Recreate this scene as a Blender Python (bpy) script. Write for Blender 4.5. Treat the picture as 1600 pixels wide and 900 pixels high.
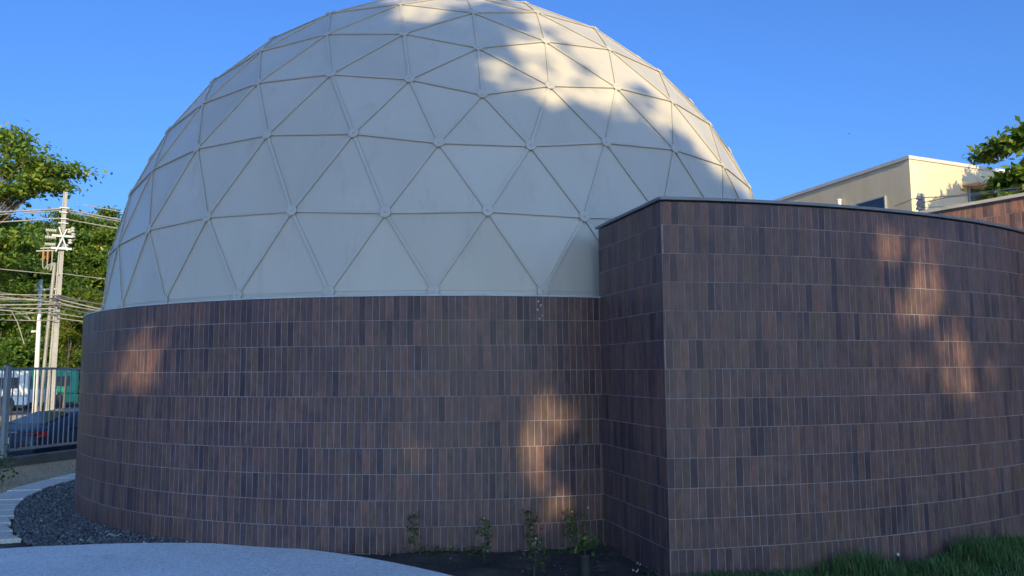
import bpy, math, random
import numpy as np
from mathutils import Vector, Matrix

for o in list(bpy.data.objects):
    bpy.data.objects.remove(o)
scn = bpy.context.scene
COL = scn.collection
rnd = random.Random(7)
RNG = np.random.default_rng(11)
R = math.radians

# ------------------------------------------------------------------ camera
EYE = 1.68
FPX = 1231.2
PITCH, ROLL = 0.103966, 0.006692
cam = bpy.data.cameras.new('camera')
cam_ob = bpy.data.objects.new('camera', cam)
COL.objects.link(cam_ob)
cam.sensor_fit = 'HORIZONTAL'; cam.sensor_width = 36.0
cam.lens = FPX / 1600 * 36.0
cam.clip_start = 0.05; cam.clip_end = 3000
_f = Vector((0, math.cos(PITCH), math.sin(PITCH)))
_u = Vector((0, -math.sin(PITCH), math.cos(PITCH)))
_r = Vector((1, 0, 0))
_rr = _r * math.cos(ROLL) - _u * math.sin(ROLL)
_uu = _r * math.sin(ROLL) + _u * math.cos(ROLL)
M = Matrix((( _rr.x, _uu.x, -_f.x, 0), (_rr.y, _uu.y, -_f.y, 0), (_rr.z, _uu.z, -_f.z, EYE), (0, 0, 0, 1)))
cam_ob.matrix_world = M
scn.camera = cam_ob

# ------------------------------------------------------------------ light
SUN_EL = R(20.0)
SUN_AZ = R(169.0)            # clockwise from +Y seen from above: behind the viewer, to the right
S = np.array([math.sin(SUN_AZ) * math.cos(SUN_EL), math.cos(SUN_AZ) * math.cos(SUN_EL), math.sin(SUN_EL)])
world = bpy.data.worlds.new('World'); scn.world = world
world.use_nodes = True
wn = world.node_tree.nodes; wl = world.node_tree.links
bg = wn['Background']
sky = wn.new('ShaderNodeTexSky'); sky.sky_type = 'NISHITA'; sky.sun_disc = False
sky.sun_elevation = SUN_EL; sky.sun_rotation = SUN_AZ
sky.air_density = 1.0; sky.dust_density = 3.8; sky.ozone_density = 5.0
tint = wn.new('ShaderNodeMix'); tint.data_type = 'RGBA'; tint.blend_type = 'MULTIPLY'; tint.inputs[0].default_value = 1.0
tint.inputs[7].default_value = (0.44, 0.68, 1.00, 1)      # deeper blue, as the camera recorded the whole sky
wl.new(sky.outputs[0], tint.inputs[6]); wl.new(tint.outputs[2], bg.inputs[0]); bg.inputs[1].default_value = 0.15
sl = bpy.data.lights.new('sun', 'SUN'); sl.energy = 3.7; sl.angle = R(0.53); sl.color = (1.0, 0.78, 0.40)
so = bpy.data.objects.new('sun', sl); COL.objects.link(so)
so.rotation_euler = Vector(S).to_track_quat('Z', 'Y').to_euler(); so.location = (10, -30, 30)
scn.view_settings.view_transform = 'Standard'; scn.view_settings.look = 'None'
scn.view_settings.gamma = 1.0; scn.view_settings.use_curve_mapping = False
scn.view_settings.exposure = 0.83
scn.render.engine = 'CYCLES'

# ------------------------------------------------------------------ pixel helpers (photo 1600x900)
def ray(px, py):
    a = px - 800; b = 450 - py
    cr, sr = math.cos(ROLL), math.sin(ROLL)
    a, b = a * cr + b * sr, -a * sr + b * cr
    c, s = math.cos(PITCH), math.sin(PITCH)
    d = np.array([a, FPX * c - b * s, FPX * s + b * c])
    return d / math.hypot(d[0], d[1])          # unit horizontal length
def at_dist(px, py, t):
    d = ray(px, py) * t
    return np.array([d[0], d[1], d[2] + EYE])
def at_z(px, py, z):
    d = ray(px, py); return at_dist(px, py, (z - EYE) / d[2])
def project(P):
    x = P[:, 0]; y = P[:, 1]; z = P[:, 2] - EYE
    c, s = math.cos(PITCH), math.sin(PITCH)
    d = y * c + z * s; u = -y * s + z * c
    d = np.where(d < 0.1, 0.1, d)
    a = FPX * x / d; b = FPX * u / d
    cr, sr = math.cos(ROLL), math.sin(ROLL)
    return 800 + a * cr - b * sr, 450 - (a * sr + b * cr)

# ------------------------------------------------------------------ object helpers
def wloc(o):
    v = Vector((0, 0, 0))
    while o is not None:
        v += o.location; o = o.parent
    return v
def tag(o, label=None, cat=None, group=None, kind=None):
    if label: o['label'] = label
    if cat: o['category'] = cat
    if group: o['group'] = group
    if kind: o['kind'] = kind
    return o
def thing(name, label, cat, loc=(0, 0, 0), group=None):
    o = bpy.data.objects.new(name, None); COL.objects.link(o)
    o.empty_display_size = 0.2
    o.location = [float(v) for v in loc]
    return tag(o, label, cat, group)
def new_obj(name, me, parent=None, loc=None):
    o = bpy.data.objects.new(name, me); COL.objects.link(o)
    if parent is not None:
        o.parent = parent
    if loc is not None:
        o.location = Vector([float(v) for v in loc]) - (wloc(parent) if parent else Vector((0, 0, 0)))
    return o
def fast_mesh(name, V, F, mat, smooth=False):
    """V (n,3) array, F (m,k) array with constant k"""
    V = np.asarray(V, dtype=np.float32); F = np.asarray(F, dtype=np.int32)
    me = bpy.data.meshes.new(name)
    m, k = F.shape
    me.vertices.add(len(V)); me.vertices.foreach_set('co', V.ravel())
    me.loops.add(m * k); me.loops.foreach_set('vertex_index', F.ravel())
    me.polygons.add(m)
    me.polygons.foreach_set('loop_start', np.arange(0, m * k, k, dtype=np.int32))
    me.polygons.foreach_set('loop_total', np.full(m, k, dtype=np.int32))
    if smooth: me.polygons.foreach_set('use_smooth', np.ones(m, dtype=bool))
    me.update(calc_edges=True); me.validate()
    if mat: me.materials.append(mat)
    return me

class MB:
    def __init__(self): self.v = []; self.f = []
    def add(self, V, F):
        n = len(self.v)
        self.v += [tuple(float(c) for c in p) for p in V]
        self.f += [tuple(i + n for i in f) for f in F]
        return self
    def box(self, c, s, ax=None, ay=None, az=(0, 0, 1)):
        """c centre, s full sizes, axes optional"""
        if ax is None: ax = (1, 0, 0)
        ax = np.array(ax, float); az = np.array(az, float)
        ay = np.cross(az, ax) if ay is None else np.array(ay, float)
        V = []
        for dz in (-.5, .5):
            for dx, dy in ((-.5, -.5), (.5, -.5), (.5, .5), (-.5, .5)):
                V.append(np.array(c) + ax * dx * s[0] + ay * dy * s[1] + az * dz * s[2])
        return self.add(V, [(3, 2, 1, 0), (4, 5, 6, 7), (0, 1, 5, 4), (1, 2, 6, 5), (2, 3, 7, 6), (3, 0, 4, 7)])
    def tube(self, path, rad, n=8, caps=True):
        path = [np.array(p, float) for p in path]
        if not hasattr(rad, '__len__'): rad = [rad] * len(path)
        V = []; F = []
        prev = None
        for i, p in enumerate(path):
            a = path[max(0, i - 1)]; b = path[min(len(path) - 1, i + 1)]
            t = b - a; t /= (np.linalg.norm(t) + 1e-9)
            if prev is None:
                ref = np.array([0, 0, 1.]) if abs(t[2]) < .9 else np.array([1., 0, 0])
                u = np.cross(t, ref)
            else:
                u = prev - t * np.dot(prev, t)
            u /= np.linalg.norm(u) + 1e-9; w = np.cross(t, u); prev = u
            for k in range(n):
                an = 2 * math.pi * k / n
                V.append(p + (u * math.cos(an) + w * math.sin(an)) * rad[i])
        for i in range(len(path) - 1):
            for k in range(n):
                k2 = (k + 1) % n
                F.append((i * n + k, i * n + k2, (i + 1) * n + k2, (i + 1) * n + k))
        if caps:
            F.append(tuple(range(n - 1, -1, -1)))
            F.append(tuple((len(path) - 1) * n + k for k in range(n)))
        return self.add(V, F)
    def prism(self, poly, z0, z1):
        n = len(poly)
        V = [(p[0], p[1], z0) for p in poly] + [(p[0], p[1], z1) for p in poly]
        F = [tuple(range(n - 1, -1, -1)), tuple(range(n, 2 * n))]
        F += [(i, (i + 1) % n, n + (i + 1) % n, n + i) for i in range(n)]
        return self.add(V, F)
    def lathe(self, c, prof, n=16, axis='z'):
        V = []; F = []
        for r, h in prof:
            for k in range(n):
                a = 2 * math.pi * k / n
                if axis == 'z': V.append((c[0] + r * math.cos(a), c[1] + r * math.sin(a), c[2] + h))
                elif axis == 'y': V.append((c[0] + r * math.cos(a), c[1] + h, c[2] + r * math.sin(a)))
                else: V.append((c[0] + h, c[1] + r * math.cos(a), c[2] + r * math.sin(a)))
        for i in range(len(prof) - 1):
            for k in range(n):
                k2 = (k + 1) % n
                F.append((i * n + k, i * n + k2, (i + 1) * n + k2, (i + 1) * n + k))
        F.append(tuple(range(n - 1, -1, -1))); F.append(tuple((len(prof) - 1) * n + k for k in range(n)))
        return self.add(V, F)
    def xform(self, fn):
        self.v = [tuple(float(c) for c in fn(np.array(p))) for p in self.v]; return self
    def build(self, name, mat, parent=None, smooth=False, base=None, bevel=0, subsurf=0):
        """vertices are in world coordinates; the object's own origin is put at base (or the parent's origin)"""
        off = np.array(wloc(parent)) if parent is not None else np.zeros(3)
        org = off if base is None else np.array([float(x) for x in base])
        me = bpy.data.meshes.new(name)
        me.from_pydata([tuple(np.array(p) - org) for p in self.v], [], self.f)
        me.update()
        me.materials.append(mat)
        if smooth:
            me.polygons.foreach_set('use_smooth', np.ones(len(me.polygons), dtype=bool))
        o = bpy.data.objects.new(name, me); COL.objects.link(o)
        if parent is not None: o.parent = parent
        o.location = [float(x) for x in (org - off)]
        if bevel:
            b = o.modifiers.new('bevel', 'BEVEL'); b.width = bevel; b.segments = 2; b.limit_method = 'ANGLE'
        if subsurf:
            s = o.modifiers.new('sub', 'SUBSURF'); s.levels = subsurf; s.render_levels = subsurf
        return o

# ------------------------------------------------------------------ materials
def _mat(name):
    m = bpy.data.materials.new(name); m.use_nodes = True
    nt = m.node_tree
    return m, nt.nodes, nt.links, nt.nodes['Principled BSDF']
def ramp(nodes, stops, interp='LINEAR'):
    r = nodes.new('ShaderNodeValToRGB'); r.color_ramp.interpolation = interp
    el = r.color_ramp.elements
    while len(el) < len(stops): el.new(0.5)
    for e, (p, c) in zip(el, stops):
        e.position = p; e.color = (c[0], c[1], c[2], 1)
    return r
def noise(nodes, links, scale, detail=4, rough=.55, coord='Object', vec=None, sc=None):
    n = nodes.new('ShaderNodeTexNoise'); n.inputs['Scale'].default_value = scale
    n.inputs['Detail'].default_value = detail; n.inputs['Roughness'].default_value = rough
    if coord == 'Position':
        g = nodes.new('ShaderNodeNewGeometry'); src = g.outputs['Position']
    else:
        t = nodes.new('ShaderNodeTexCoord'); src = t.outputs[coord]
    if sc is not None:
        mp = nodes.new('ShaderNodeMapping'); mp.inputs['Scale'].default_value = sc
        links.new(src, mp.inputs[0]); src = mp.outputs[0]
    links.new(src, n.inputs['Vector'])
    return n
def mixc(nodes, links, fac, a, b, mode='MIX'):
    m = nodes.new('ShaderNodeMix'); m.data_type = 'RGBA'; m.blend_type = mode
    for sock, v in ((m.inputs[0], fac), (m.inputs[6], a), (m.inputs[7], b)):
        if hasattr(v, 'is_linked') or hasattr(v, 'links'): links.new(v, sock)
        elif isinstance(v, (int, float)): sock.default_value = v
        else: sock.default_value = (v[0], v[1], v[2], 1)
    return m.outputs[2]
def bump(nodes, links, bs, h, strength=.3, dist=.02):
    b = nodes.new('ShaderNodeBump'); b.inputs['Strength'].default_value = strength; b.inputs['Distance'].default_value = dist
    links.new(h, b.inputs['Height']); links.new(b.outputs[0], bs.inputs['Normal']); return b
def simple(name, c1, c2=None, scale=8, rough=.6, bmp=.0, metal=0, detail=5, spec=.5, coord='Position', bdist=.01, rvar=0):
    m, n, l, bs = _mat(name)
    bs.inputs['Roughness'].default_value = rough; bs.inputs['Metallic'].default_value = metal
    bs.inputs['Specular IOR Level'].default_value = spec
    c2 = c2 or tuple(x * .75 for x in c1)
    nz = noise(n, l, scale, detail, .6, coord)
    rp = ramp(n, [(.3, c2), (.7, c1)]); l.new(nz.outputs[0], rp.inputs[0]); l.new(rp.outputs[0], bs.inputs['Base Color'])
    if bmp: bump(n, l, bs, nz.outputs[0], bmp, bdist)
    if rvar:
        mr = n.new('ShaderNodeMapRange'); mr.inputs[3].default_value = rough - rvar; mr.inputs[4].default_value = rough + rvar
        l.new(nz.outputs[0], mr.inputs[0]); l.new(mr.outputs[0], bs.inputs['Roughness'])
    return m

def tile_mat(name, per_object, warm=1.0):
    m, n, l, bs = _mat(name)
    if per_object:
        oi = n.new('ShaderNodeObjectInfo'); rv = oi.outputs['Random']
    else:
        g = n.new('ShaderNodeNewGeometry'); rv = g.outputs['Random Per Island']
    big = noise(n, l, .9, 3, .5, 'Position')
    sub = n.new('ShaderNodeMath'); sub.operation = 'SUBTRACT'; l.new(big.outputs[0], sub.inputs[0]); sub.inputs[1].default_value = .5
    ma = n.new('ShaderNodeMath'); ma.operation = 'MULTIPLY_ADD'; ma.use_clamp = True
    l.new(sub.outputs[0], ma.inputs[0]); ma.inputs[1].default_value = .55; l.new(rv, ma.inputs[2])
    rp = ramp(n, [(0, (.052, .038, .047)), (.07, (.062, .045, .054)), (.11, (.094, .063, .065)), (.24, (.110, .071, .069)), (.28, (.077, .054, .060)), (.42, (.094, .063, .066)),
                  (.46, (.116, .075, .071)), (.58, (.124, .079, .073)), (.62, (.082, .057, .062)), (.74, (.100, .066, .067)), (.78, (.114, .079, .063)), (.86, (.099, .070, .059)), (.90, (.130, .078, .071)), (1, (.148, .085, .073))])
    l.new(ma.outputs[0], rp.inputs[0])
    gr = noise(n, l, 22, 6, .65, 'Position', sc=(1, 1, .35))
    gp = ramp(n, [(.28, (.80, .75, .74)), (.72, (1.66, 1.52, 1.44))]); l.new(gr.outputs[0], gp.inputs[0])
    c = mixc(n, l, 1.0, rp.outputs[0], gp.outputs[0], 'MULTIPLY')
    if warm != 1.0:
        c = mixc(n, l, 1.0, c, (1.0 * warm, .97 * warm, .9 * warm), 'MULTIPLY')  # warm paints extra sunlight into the tile colour
    # pale efflorescence smudges
    ef = noise(n, l, 3.1, 7, .7, 'Position', sc=(1, 1, .6))
    er = ramp(n, [(.58, (0, 0, 0)), (.80, (.35, .35, .35))]); l.new(ef.outputs[0], er.inputs[0])
    c = mixc(n, l, er.outputs[0], c, (.22, .19, .18))
    l.new(c, bs.inputs['Base Color'])
    mr = n.new('ShaderNodeMapRange'); mr.inputs[3].default_value = .27; mr.inputs[4].default_value = .50
    l.new(gr.outputs[0], mr.inputs[0]); l.new(mr.outputs[0], bs.inputs['Roughness'])
    bs.inputs['Specular IOR Level'].default_value = .26
    fine = noise(n, l, 140, 3, .6, 'Position')
    bump(n, l, bs, fine.outputs[0], .12, .002)
    return m
M_TILE_O = tile_mat('tile_single', True)
M_TILE_S = tile_mat('tile_joined', False)
M_GROUT = simple('grout', (.36, .33, .34), (.19, .17, .18), 5, .9, .2)

def panel_mat(name, per_object):
    m, n, l, bs = _mat(name)
    if per_object:
        oi = n.new('ShaderNodeObjectInfo'); rv = oi.outputs['Random']
    else:
        g = n.new('ShaderNodeNewGeometry'); rv = g.outputs['Random Per Island']
    rp = ramp(n, [(0, (.500, .474, .408)), (.5, (.518, .490, .424)), (1, (.536, .508, .440))]); l.new(rv, rp.inputs[0])
    nz = noise(n, l, 1.3, 6, .6, 'Position', sc=(1, 1, .5))
    np_ = ramp(n, [(.3, (.92, .92, .91)), (.7, (1.04, 1.04, 1.03))]); l.new(nz.outputs[0], np_.inputs[0])
    c = mixc(n, l, 1.0, rp.outputs[0], np_.outputs[0], 'MULTIPLY')
    st = noise(n, l, 5.0, 8, .7, 'Position', sc=(1, 1, .22))
    sr = ramp(n, [(.55, (0, 0, 0)), (.80, (.5, .5, .5))]); l.new(st.outputs[0], sr.inputs[0])
    c = mixc(n, l, sr.outputs[0], c, (.31, .29, .245))
    sp = noise(n, l, 19, 4, .5, 'Position', sc=(1, 1, .6))
    spr = ramp(n, [(.735, (0, 0, 0)), (.76, (.5, .5, .5))]); l.new(sp.outputs[0], spr.inputs[0])
    c = mixc(n, l, spr.outputs[0], c, (.25, .25, .25))
    l.new(c, bs.inputs['Base Color'])
    mr = n.new('ShaderNodeMapRange'); mr.inputs[3].default_value = .24; mr.inputs[4].default_value = .42
    l.new(st.outputs[0], mr.inputs[0]); l.new(mr.outputs[0], bs.inputs['Roughness'])
    bs.inputs['Specular IOR Level'].default_value = .5
    wv = noise(n, l, 1.6, 2, .4, 'Position')
    bump(n, l, bs, wv.outputs[0], .25, .03)
    return m
M_PANEL_O = panel_mat('dome_panel_single', True)
M_PANEL_S = panel_mat('dome_panel_joined', False)
M_RIB = simple('dome_rib_paint', (.51, .495, .435), (.46, .445, .39), 3, .38)
M_HUB = simple('dome_hub_paint', (.51, .495, .44), (.45, .435, .385), 14, .38)
M_SEAL = simple('white_sealant', (.66, .66, .66), (.45, .45, .46), 6, .5)
M_COPING = simple('coping_metal', (.22, .23, .245), (.17, .175, .19), 3, .45, metal=.35)
M_CONC = None

def concrete(name, base=(.46, .46, .45), dark=(.36, .36, .355), sp=160):
    m, n, l, bs = _mat(name)
    a = noise(n, l, 1.1, 6, .6, 'Position'); ra = ramp(n, [(.3, dark), (.7, base)]); l.new(a.outputs[0], ra.inputs[0])
    b = noise(n, l, sp, 3, .6, 'Position'); rb = ramp(n, [(.30, (.66, .66, .66)), (.62, (1.12, 1.12, 1.12))]); l.new(b.outputs[0], rb.inputs[0])
    c = mixc(n, l, 1.0, ra.outputs[0], rb.outputs[0], 'MULTIPLY')
    st = noise(n, l, 2.4, 8, .72, 'Position'); sr = ramp(n, [(.60, (0, 0, 0)), (.74, (.45, .45, .45))]); l.new(st.outputs[0], sr.inputs[0])
    c = mixc(n, l, sr.outputs[0], c, (.24, .23, .21))
    l.new(c, bs.inputs['Base Color']); bs.inputs['Roughness'].default_value = .85
    bump(n, l, bs, b.outputs[0], .35, .006)
    return m
M_CONC = concrete('path_concrete', (.82, .80, .76), (.72, .70, .67), 55)
M_PAVER = concrete('edging_concrete', (.66, .60, .52), (.55, .50, .43), 60)
M_KERB = concrete('kerb_concrete', (.16, .15, .13), (.08, .08, .07), 60)
M_POLE = concrete('pole_concrete', (.36, .355, .34), (.28, .275, .26), 40)

def ground_mat(name, cols, scale=.6, fine=9, rough=.95, bstr=.5):
    m, n, l, bs = _mat(name)
    a = noise(n, l, scale, 8, .62, 'Position'); ra = ramp(n, cols); l.new(a.outputs[0], ra.inputs[0])
    b = noise(n, l, fine, 8, .7, 'Position'); rb = ramp(n, [(.3, (.62, .6, .58)), (.7, (1.3, 1.28, 1.25))]); l.new(b.outputs[0], rb.inputs[0])
    c = mixc(n, l, 1.0, ra.outputs[0], rb.outputs[0], 'MULTIPLY')
    l.new(c, bs.inputs['Base Color']); bs.inputs['Roughness'].default_value = rough
    bump(n, l, bs, b.outputs[0], bstr, .03)
    return m
M_DIRT = ground_mat('dry_dirt', [(.35, (.44, .25, .135)), (.5, (.50, .335, .20)), (.65, (.36, .27, .155))], .9, 14)
M_SOIL = ground_mat('dark_soil', [(.35, (.036, .031, .028)), (.6, (.075, .061, .051)), (.75, (.13, .10, .08))], 2.5, 30, .95, 1.0)
M_LAWN = ground_mat('lawn', [(.3, (.16, .17, .045)), (.6, (.22, .23, .06)), (.75, (.30, .26, .11))], .25, 5)
M_SAND = ground_mat('sandy_verge', [(.3, (.42, .33, .22)), (.7, (.55, .45, .32))], .3, 6)
M_ASPH = ground_mat('asphalt', [(.3, (.045, .045, .047)), (.7, (.065, .064, .062))], .4, 40, .85, .3)

def leaf_mat(name, stops, trans=.35, rough=.42):
    m, n, l, bs = _mat(name)
    g = n.new('ShaderNodeNewGeometry')
    rp = ramp(n, stops); l.new(g.outputs['Random Per Island'], rp.inputs[0])
    l.new(rp.outputs[0], bs.inputs['Base Color']); bs.inputs['Roughness'].default_value = rough
    bs.inputs['Specular IOR Level'].default_value = .35
    tr = n.new('ShaderNodeBsdfTranslucent')
    tc = mixc(n, l, 1.0, rp.outputs[0], (1.5, 1.5, .7), 'MULTIPLY'); l.new(tc, tr.inputs[0])
    mx = n.new('ShaderNodeMixShader'); mx.inputs[0].default_value = trans
    l.new(bs.outputs[0], mx.inputs[1]); l.new(tr.outputs[0], mx.inputs[2])
    l.new(mx.outputs[0], n['Material Output'].inputs[0])
    return m
M_LEAF = leaf_mat('leaf_green', [(0, (.07, .13, .022)), (.45, (.12, .20, .034)), (.8, (.18, .26, .042)), (.95, (.27, .31, .055)), (1, (.30, .22, .05))], .45)
M_LEAFD = leaf_mat('leaf_dark', [(0, (.05, .10, .02)), (.5, (.085, .16, .03)), (.85, (.14, .215, .036)), (1, (.21, .26, .05))], .42)
M_LEAFB = leaf_mat('leaf_bright', [(0, (.09, .14, .02)), (.6, (.16, .21, .03)), (1, (.24, .25, .04))], .45)
M_BARK = simple('bark', (.16, .125, .095), (.08, .062, .048), 6, .9, .5, bdist=.03)
M_GRASS = leaf_mat('grass_blades', [(0, (.05, .11, .036)), (.5, (.085, .17, .05)), (.85, (.12, .21, .065)), (.95, (.22, .22, .10)), (1, (.32, .27, .15))], .3, .5)
M_DRYGR = leaf_mat('dry_grass', [(0, (.34, .24, .12)), (.7, (.44, .34, .19)), (1, (.26, .24, .09))], .2, .7)
M_GRAVEL = None
def gravel_mat():
    m, n, l, bs = _mat('gravel_stone')
    g = n.new('ShaderNodeNewGeometry')
    rp = ramp(n, [(0, (.05, .052, .055)), (.5, (.11, .113, .118)), (.85, (.17, .17, .172)), (.97, (.26, .25, .24)), (1, (.40, .38, .35))])
    l.new(g.outputs['Random Per Island'], rp.inputs[0]); l.new(rp.outputs[0], bs.inputs['Base Color'])
    bs.inputs['Roughness'].default_value = .75
    return m
M_GRAVEL = gravel_mat()
M_WHITE = simple('white_paint', (.72, .72, .70), (.62, .62, .60), 3, .45)
M_STUCCO_TOP = simple('parapet_white', (.56, .54, .50), (.46, .445, .41), 4, .6)
def stucco():
    m, n, l, bs = _mat('cream_stucco')
    a = noise(n, l, .5, 4, .5, 'Position'); ra = ramp(n, [(.3, (.58, .49, .33)), (.7, (.65, .56, .39))]); l.new(a.outputs[0], ra.inputs[0])
    st = noise(n, l, 1.6, 6, .65, 'Position', sc=(1, 1, .2)); sr = ramp(n, [(.45, (1, 1, 1)), (.75, (.86, .85, .83))]); l.new(st.outputs[0], sr.inputs[0])
    l.new(mixc(n, l, 1.0, ra.outputs[0], sr.outputs[0], 'MULTIPLY'), bs.inputs['Base Color'])
    bs.inputs['Roughness'].default_value = .9
    b = noise(n, l, 34, 4, .6, 'Position', sc=(1, 1, .6)); bump(n, l, bs, b.outputs[0], .5, .025)
    return m
M_STUCCO = stucco()
def glass(name, c=(.02, .025, .03), rough=.08):
    m, n, l, bs = _mat(name)
    nz = noise(n, l, 3, 3, .5, 'Position'); rp = ramp(n, [(.3, c), (.7, tuple(x * 1.6 for x in c))]); l.new(nz.outputs[0], rp.inputs[0])
    l.new(rp.outputs[0], bs.inputs['Base Color']); bs.inputs['Roughness'].default_value = rough
    bs.inputs['Specular IOR Level'].default_value = .6
    return m
M_GLASS = glass('dark_glass'); M_BGLASS = glass('bus_glass', (.05, .055, .06), .15)
M_CARPAINT = simple('dark_blue_paint', (.034, .042, .064), (.029, .036, .055), 1.5, .2, metal=.3)
M_BLACKP = simple('black_plastic', (.018, .018, .02), (.013, .013, .014), 20, .5)
M_RUBBER = simple('tyre_rubber', (.02, .02, .02), (.015, .015, .015), 30, .85)
M_ALLOY = simple('wheel_alloy', (.45, .46, .48), (.38, .39, .40), 8, .35, metal=.8)
M_TAIL = simple('tail_light_red', (.62, .03, .03), (.45, .015, .02), 30, .18)
M_PLATE = simple('plate_grey', (.55, .56, .57), (.46, .47, .48), 30, .4)
M_BUSW = simple('bus_white', (.74, .75, .75), (.64, .65, .65), 1.2, .35)
M_BUSG = simple('bus_green', (.02, .33, .19), (.018, .27, .155), 1.2, .35)
M_FENCE = simple('fence_grey_paint', (.33, .35, .36), (.25, .27, .28), 5, .45, metal=.2)
M_WIRE = simple('cable_grey', (.29, .28, .26), (.21, .20, .185), 2, .6)
M_WIRED = simple('cable_dark', (.10, .095, .09), (.06, .058, .055), 2, .6)
M_PORC = simple('porcelain', (.46, .45, .42), (.36, .35, .32), 6, .35)
M_STEEL = simple('galvanised', (.42, .43, .44), (.33, .34, .35), 9, .45, metal=.5)
M_COPPER = simple('rust_sleeve', (.42, .17, .06), (.30, .11, .04), 20, .7)
M_STEM = simple('stem_green_brown', (.10, .085, .04), (.06, .055, .028), 30, .8)
M_BUD = simple('cream_blossom', (.46, .43, .34), (.36, .34, .26), 40, .6)
M_BAG = simple('planter_black', (.02, .018, .017), (.012, .011, .011), 30, .6)
M_BRICKROOF = simple('roof_membrane', (.30, .30, .30), (.24, .24, .24), 2, .9)

# ------------------------------------------------------------------ layout of the building
DC = np.array([-0.958, 12.623]); DZ = 2.387          # dome centre, equator height
RD, RW = 5.0, 5.203                                  # dome radius, drum wall radius
COURSE, TW, JT = 0.238, 0.0652, 0.0054
DRUM_TOP = 2.385
ANX_TOP = 3.072
# annex: inner face from crease to corner, then a gently bending front
CREASE = np.array([0.872, 7.752]); CORNER = np.array([1.238, 6.432])
def front_curve(smax, ds):
    p = CORNER.copy(); pts = [p.copy()]; s = 0
    while s < smax - 1e-6:
        h = R(7.0 + 7.0 * (s + ds / 2)); p = p + ds * np.array([math.cos(h), math.sin(h)]); s += ds; pts.append(p.copy())
    return pts
FRONT_LEN = 5.35

# ------------------------------------------------------------------ ground
FU = np.array([.278, .961]); FU = FU / np.linalg.norm(FU); FN = np.array([-FU[1], FU[0]])
F0 = np.array([-9.08, 14.19])
STREET = -0.86; KERBSIDE = -0.45
VD = np.array([-.515, .857]); VW = np.array([.857, .515])     # direction towards the bus road and along it
def on_street(x, y): return (np.array([x, y]) - F0) @ FN > .1
# the site platform (right of the kerb) and the lower land beyond it
far = 900
A = F0 - FU * 200; B = F0 + FU * 900
g = MB(); g.add([(A[0], A[1], 0), (A[0] + 1500, A[1], 0), (B[0] + 1500, B[1], 0), (B[0], B[1], 0)], [(0, 1, 2, 3)])
tag(g.build('ground', M_DIRT), kind='structure')
g = MB(); Vs = []
for s_, z_ in ((.05, KERBSIDE), (8, KERBSIDE), (13.5, STREET), (1500, STREET)):
    for E0 in (A, B): p = E0 + FN * s_; Vs.append((p[0], p[1], z_))
g.add(Vs, [(2 * i, 2 * i + 1, 2 * i + 3, 2 * i + 2) for i in range(3)])
tag(g.build('street_ground', M_ASPH), kind='structure')
def band(name, r0, r1, dz, mat):
    # strip across the view beyond the street, clipped to the far side of the kerb by its extent
    P = []
    for r, w in ((r0, -90), (r0, None), (r1, None), (r1, -90)):
        if w is None:
            # where the strip meets the kerb line (plus a margin)
            q = VD * r; k = ((F0 - q) @ FN + 1.2) / (VW @ FN); w = k
        p = VD * r + VW * w; P.append((p[0], p[1], STREET + dz))
    o = MB().add(P, [(0, 1, 2, 3)]).build(name, mat); tag(o, kind='structure'); return o
band('lawn', 36, 50, .012, M_LAWN)
band('sandy_path', 50, 57, .016, M_SAND)
band('bus_road', 57, 74, .020, M_ASPH)
band('far_lawn', 74, 400, .024, M_LAWN)

# unseen pale paving added behind the viewer to bounce warm sunlight onto the walls
pz = MB().prism([(-40, -70), (45, -70), (45, -2.6), (-40, -2.6)], -.05, .035).build('bounce_paving', concrete('bounce_concrete', (.72, .63, .50), (.64, .56, .44)))
tag(pz, kind='structure')
# kerb wall carrying the fence
kb = MB(); c = F0 + FU * 8 + FN * .13
kb.box((c[0], c[1], (.17 + STREET - .1) / 2), (40, .24, .17 - STREET + .1), ax=(FU[0], FU[1], 0))
tag(kb.build('kerb_wall', M_KERB, base=(c[0], c[1], 0), bevel=.012), 'low dark stained concrete kerb wall under the railing', 'kerb wall')

# concrete path: two slabs with a saw cut between them
edge_px = [(-160, 866), (-60, 860), (0, 857), (50, 854), (100, 852), (150, 850), (200, 848.6), (250, 848), (300, 848), (350, 849), (400, 851), (450, 855), (500, 860.5), (550, 867.5),
           (600, 876), (650, 886), (710, 900), (770, 916), (840, 940), (920, 975)]
PZ = .045
E_ = [at_z(px, py, PZ)[:2] for px, py in edge_px]
def inside_poly(P, x, y):
    r = False; n = len(P)
    for i in range(n):
        x0, y0 = P[i]; x1, y1 = P[(i + 1) % n]
        if (y0 > y) != (y1 > y) and x < (x1 - x0) * (y - y0) / (y1 - y0) + x0: r = not r
    return r
# smooth the edge
def catmull(P, k=5):
    out = []
    for i in range(len(P) - 1):
        p0 = P[max(0, i - 1)]; p1 = P[i]; p2 = P[i + 1]; p3 = P[min(len(P) - 1, i + 2)]
        for j in range(k):
            t = j / k
            out.append(.5 * ((2 * p1) + (-p0 + p2) * t + (2 * p0 - 5 * p1 + 4 * p2 - p3) * t * t + (-p0 + 3 * p1 - 3 * p2 + p3) * t ** 3))
    out.append(P[-1]); return out
ES = catmull(E_, 4)
ci = min(range(len(ES)), key=lambda i: abs(ES[i][0] - at_z(335, 849, PZ)[0]))
cut_dir = at_z(425, 902, PZ)[:2] - at_z(345, 862, PZ)[:2]; cut_dir /= np.linalg.norm(cut_dir)
cut_a = ES[ci]; cut_b = cut_a + cut_dir * 3.2
pathA = [tuple(p) for p in ES[:ci + 1]] + [tuple(cut_b), (cut_b[0], -2.5), (-14, -2.5), (-14, ES[0][1] - .6)]
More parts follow.
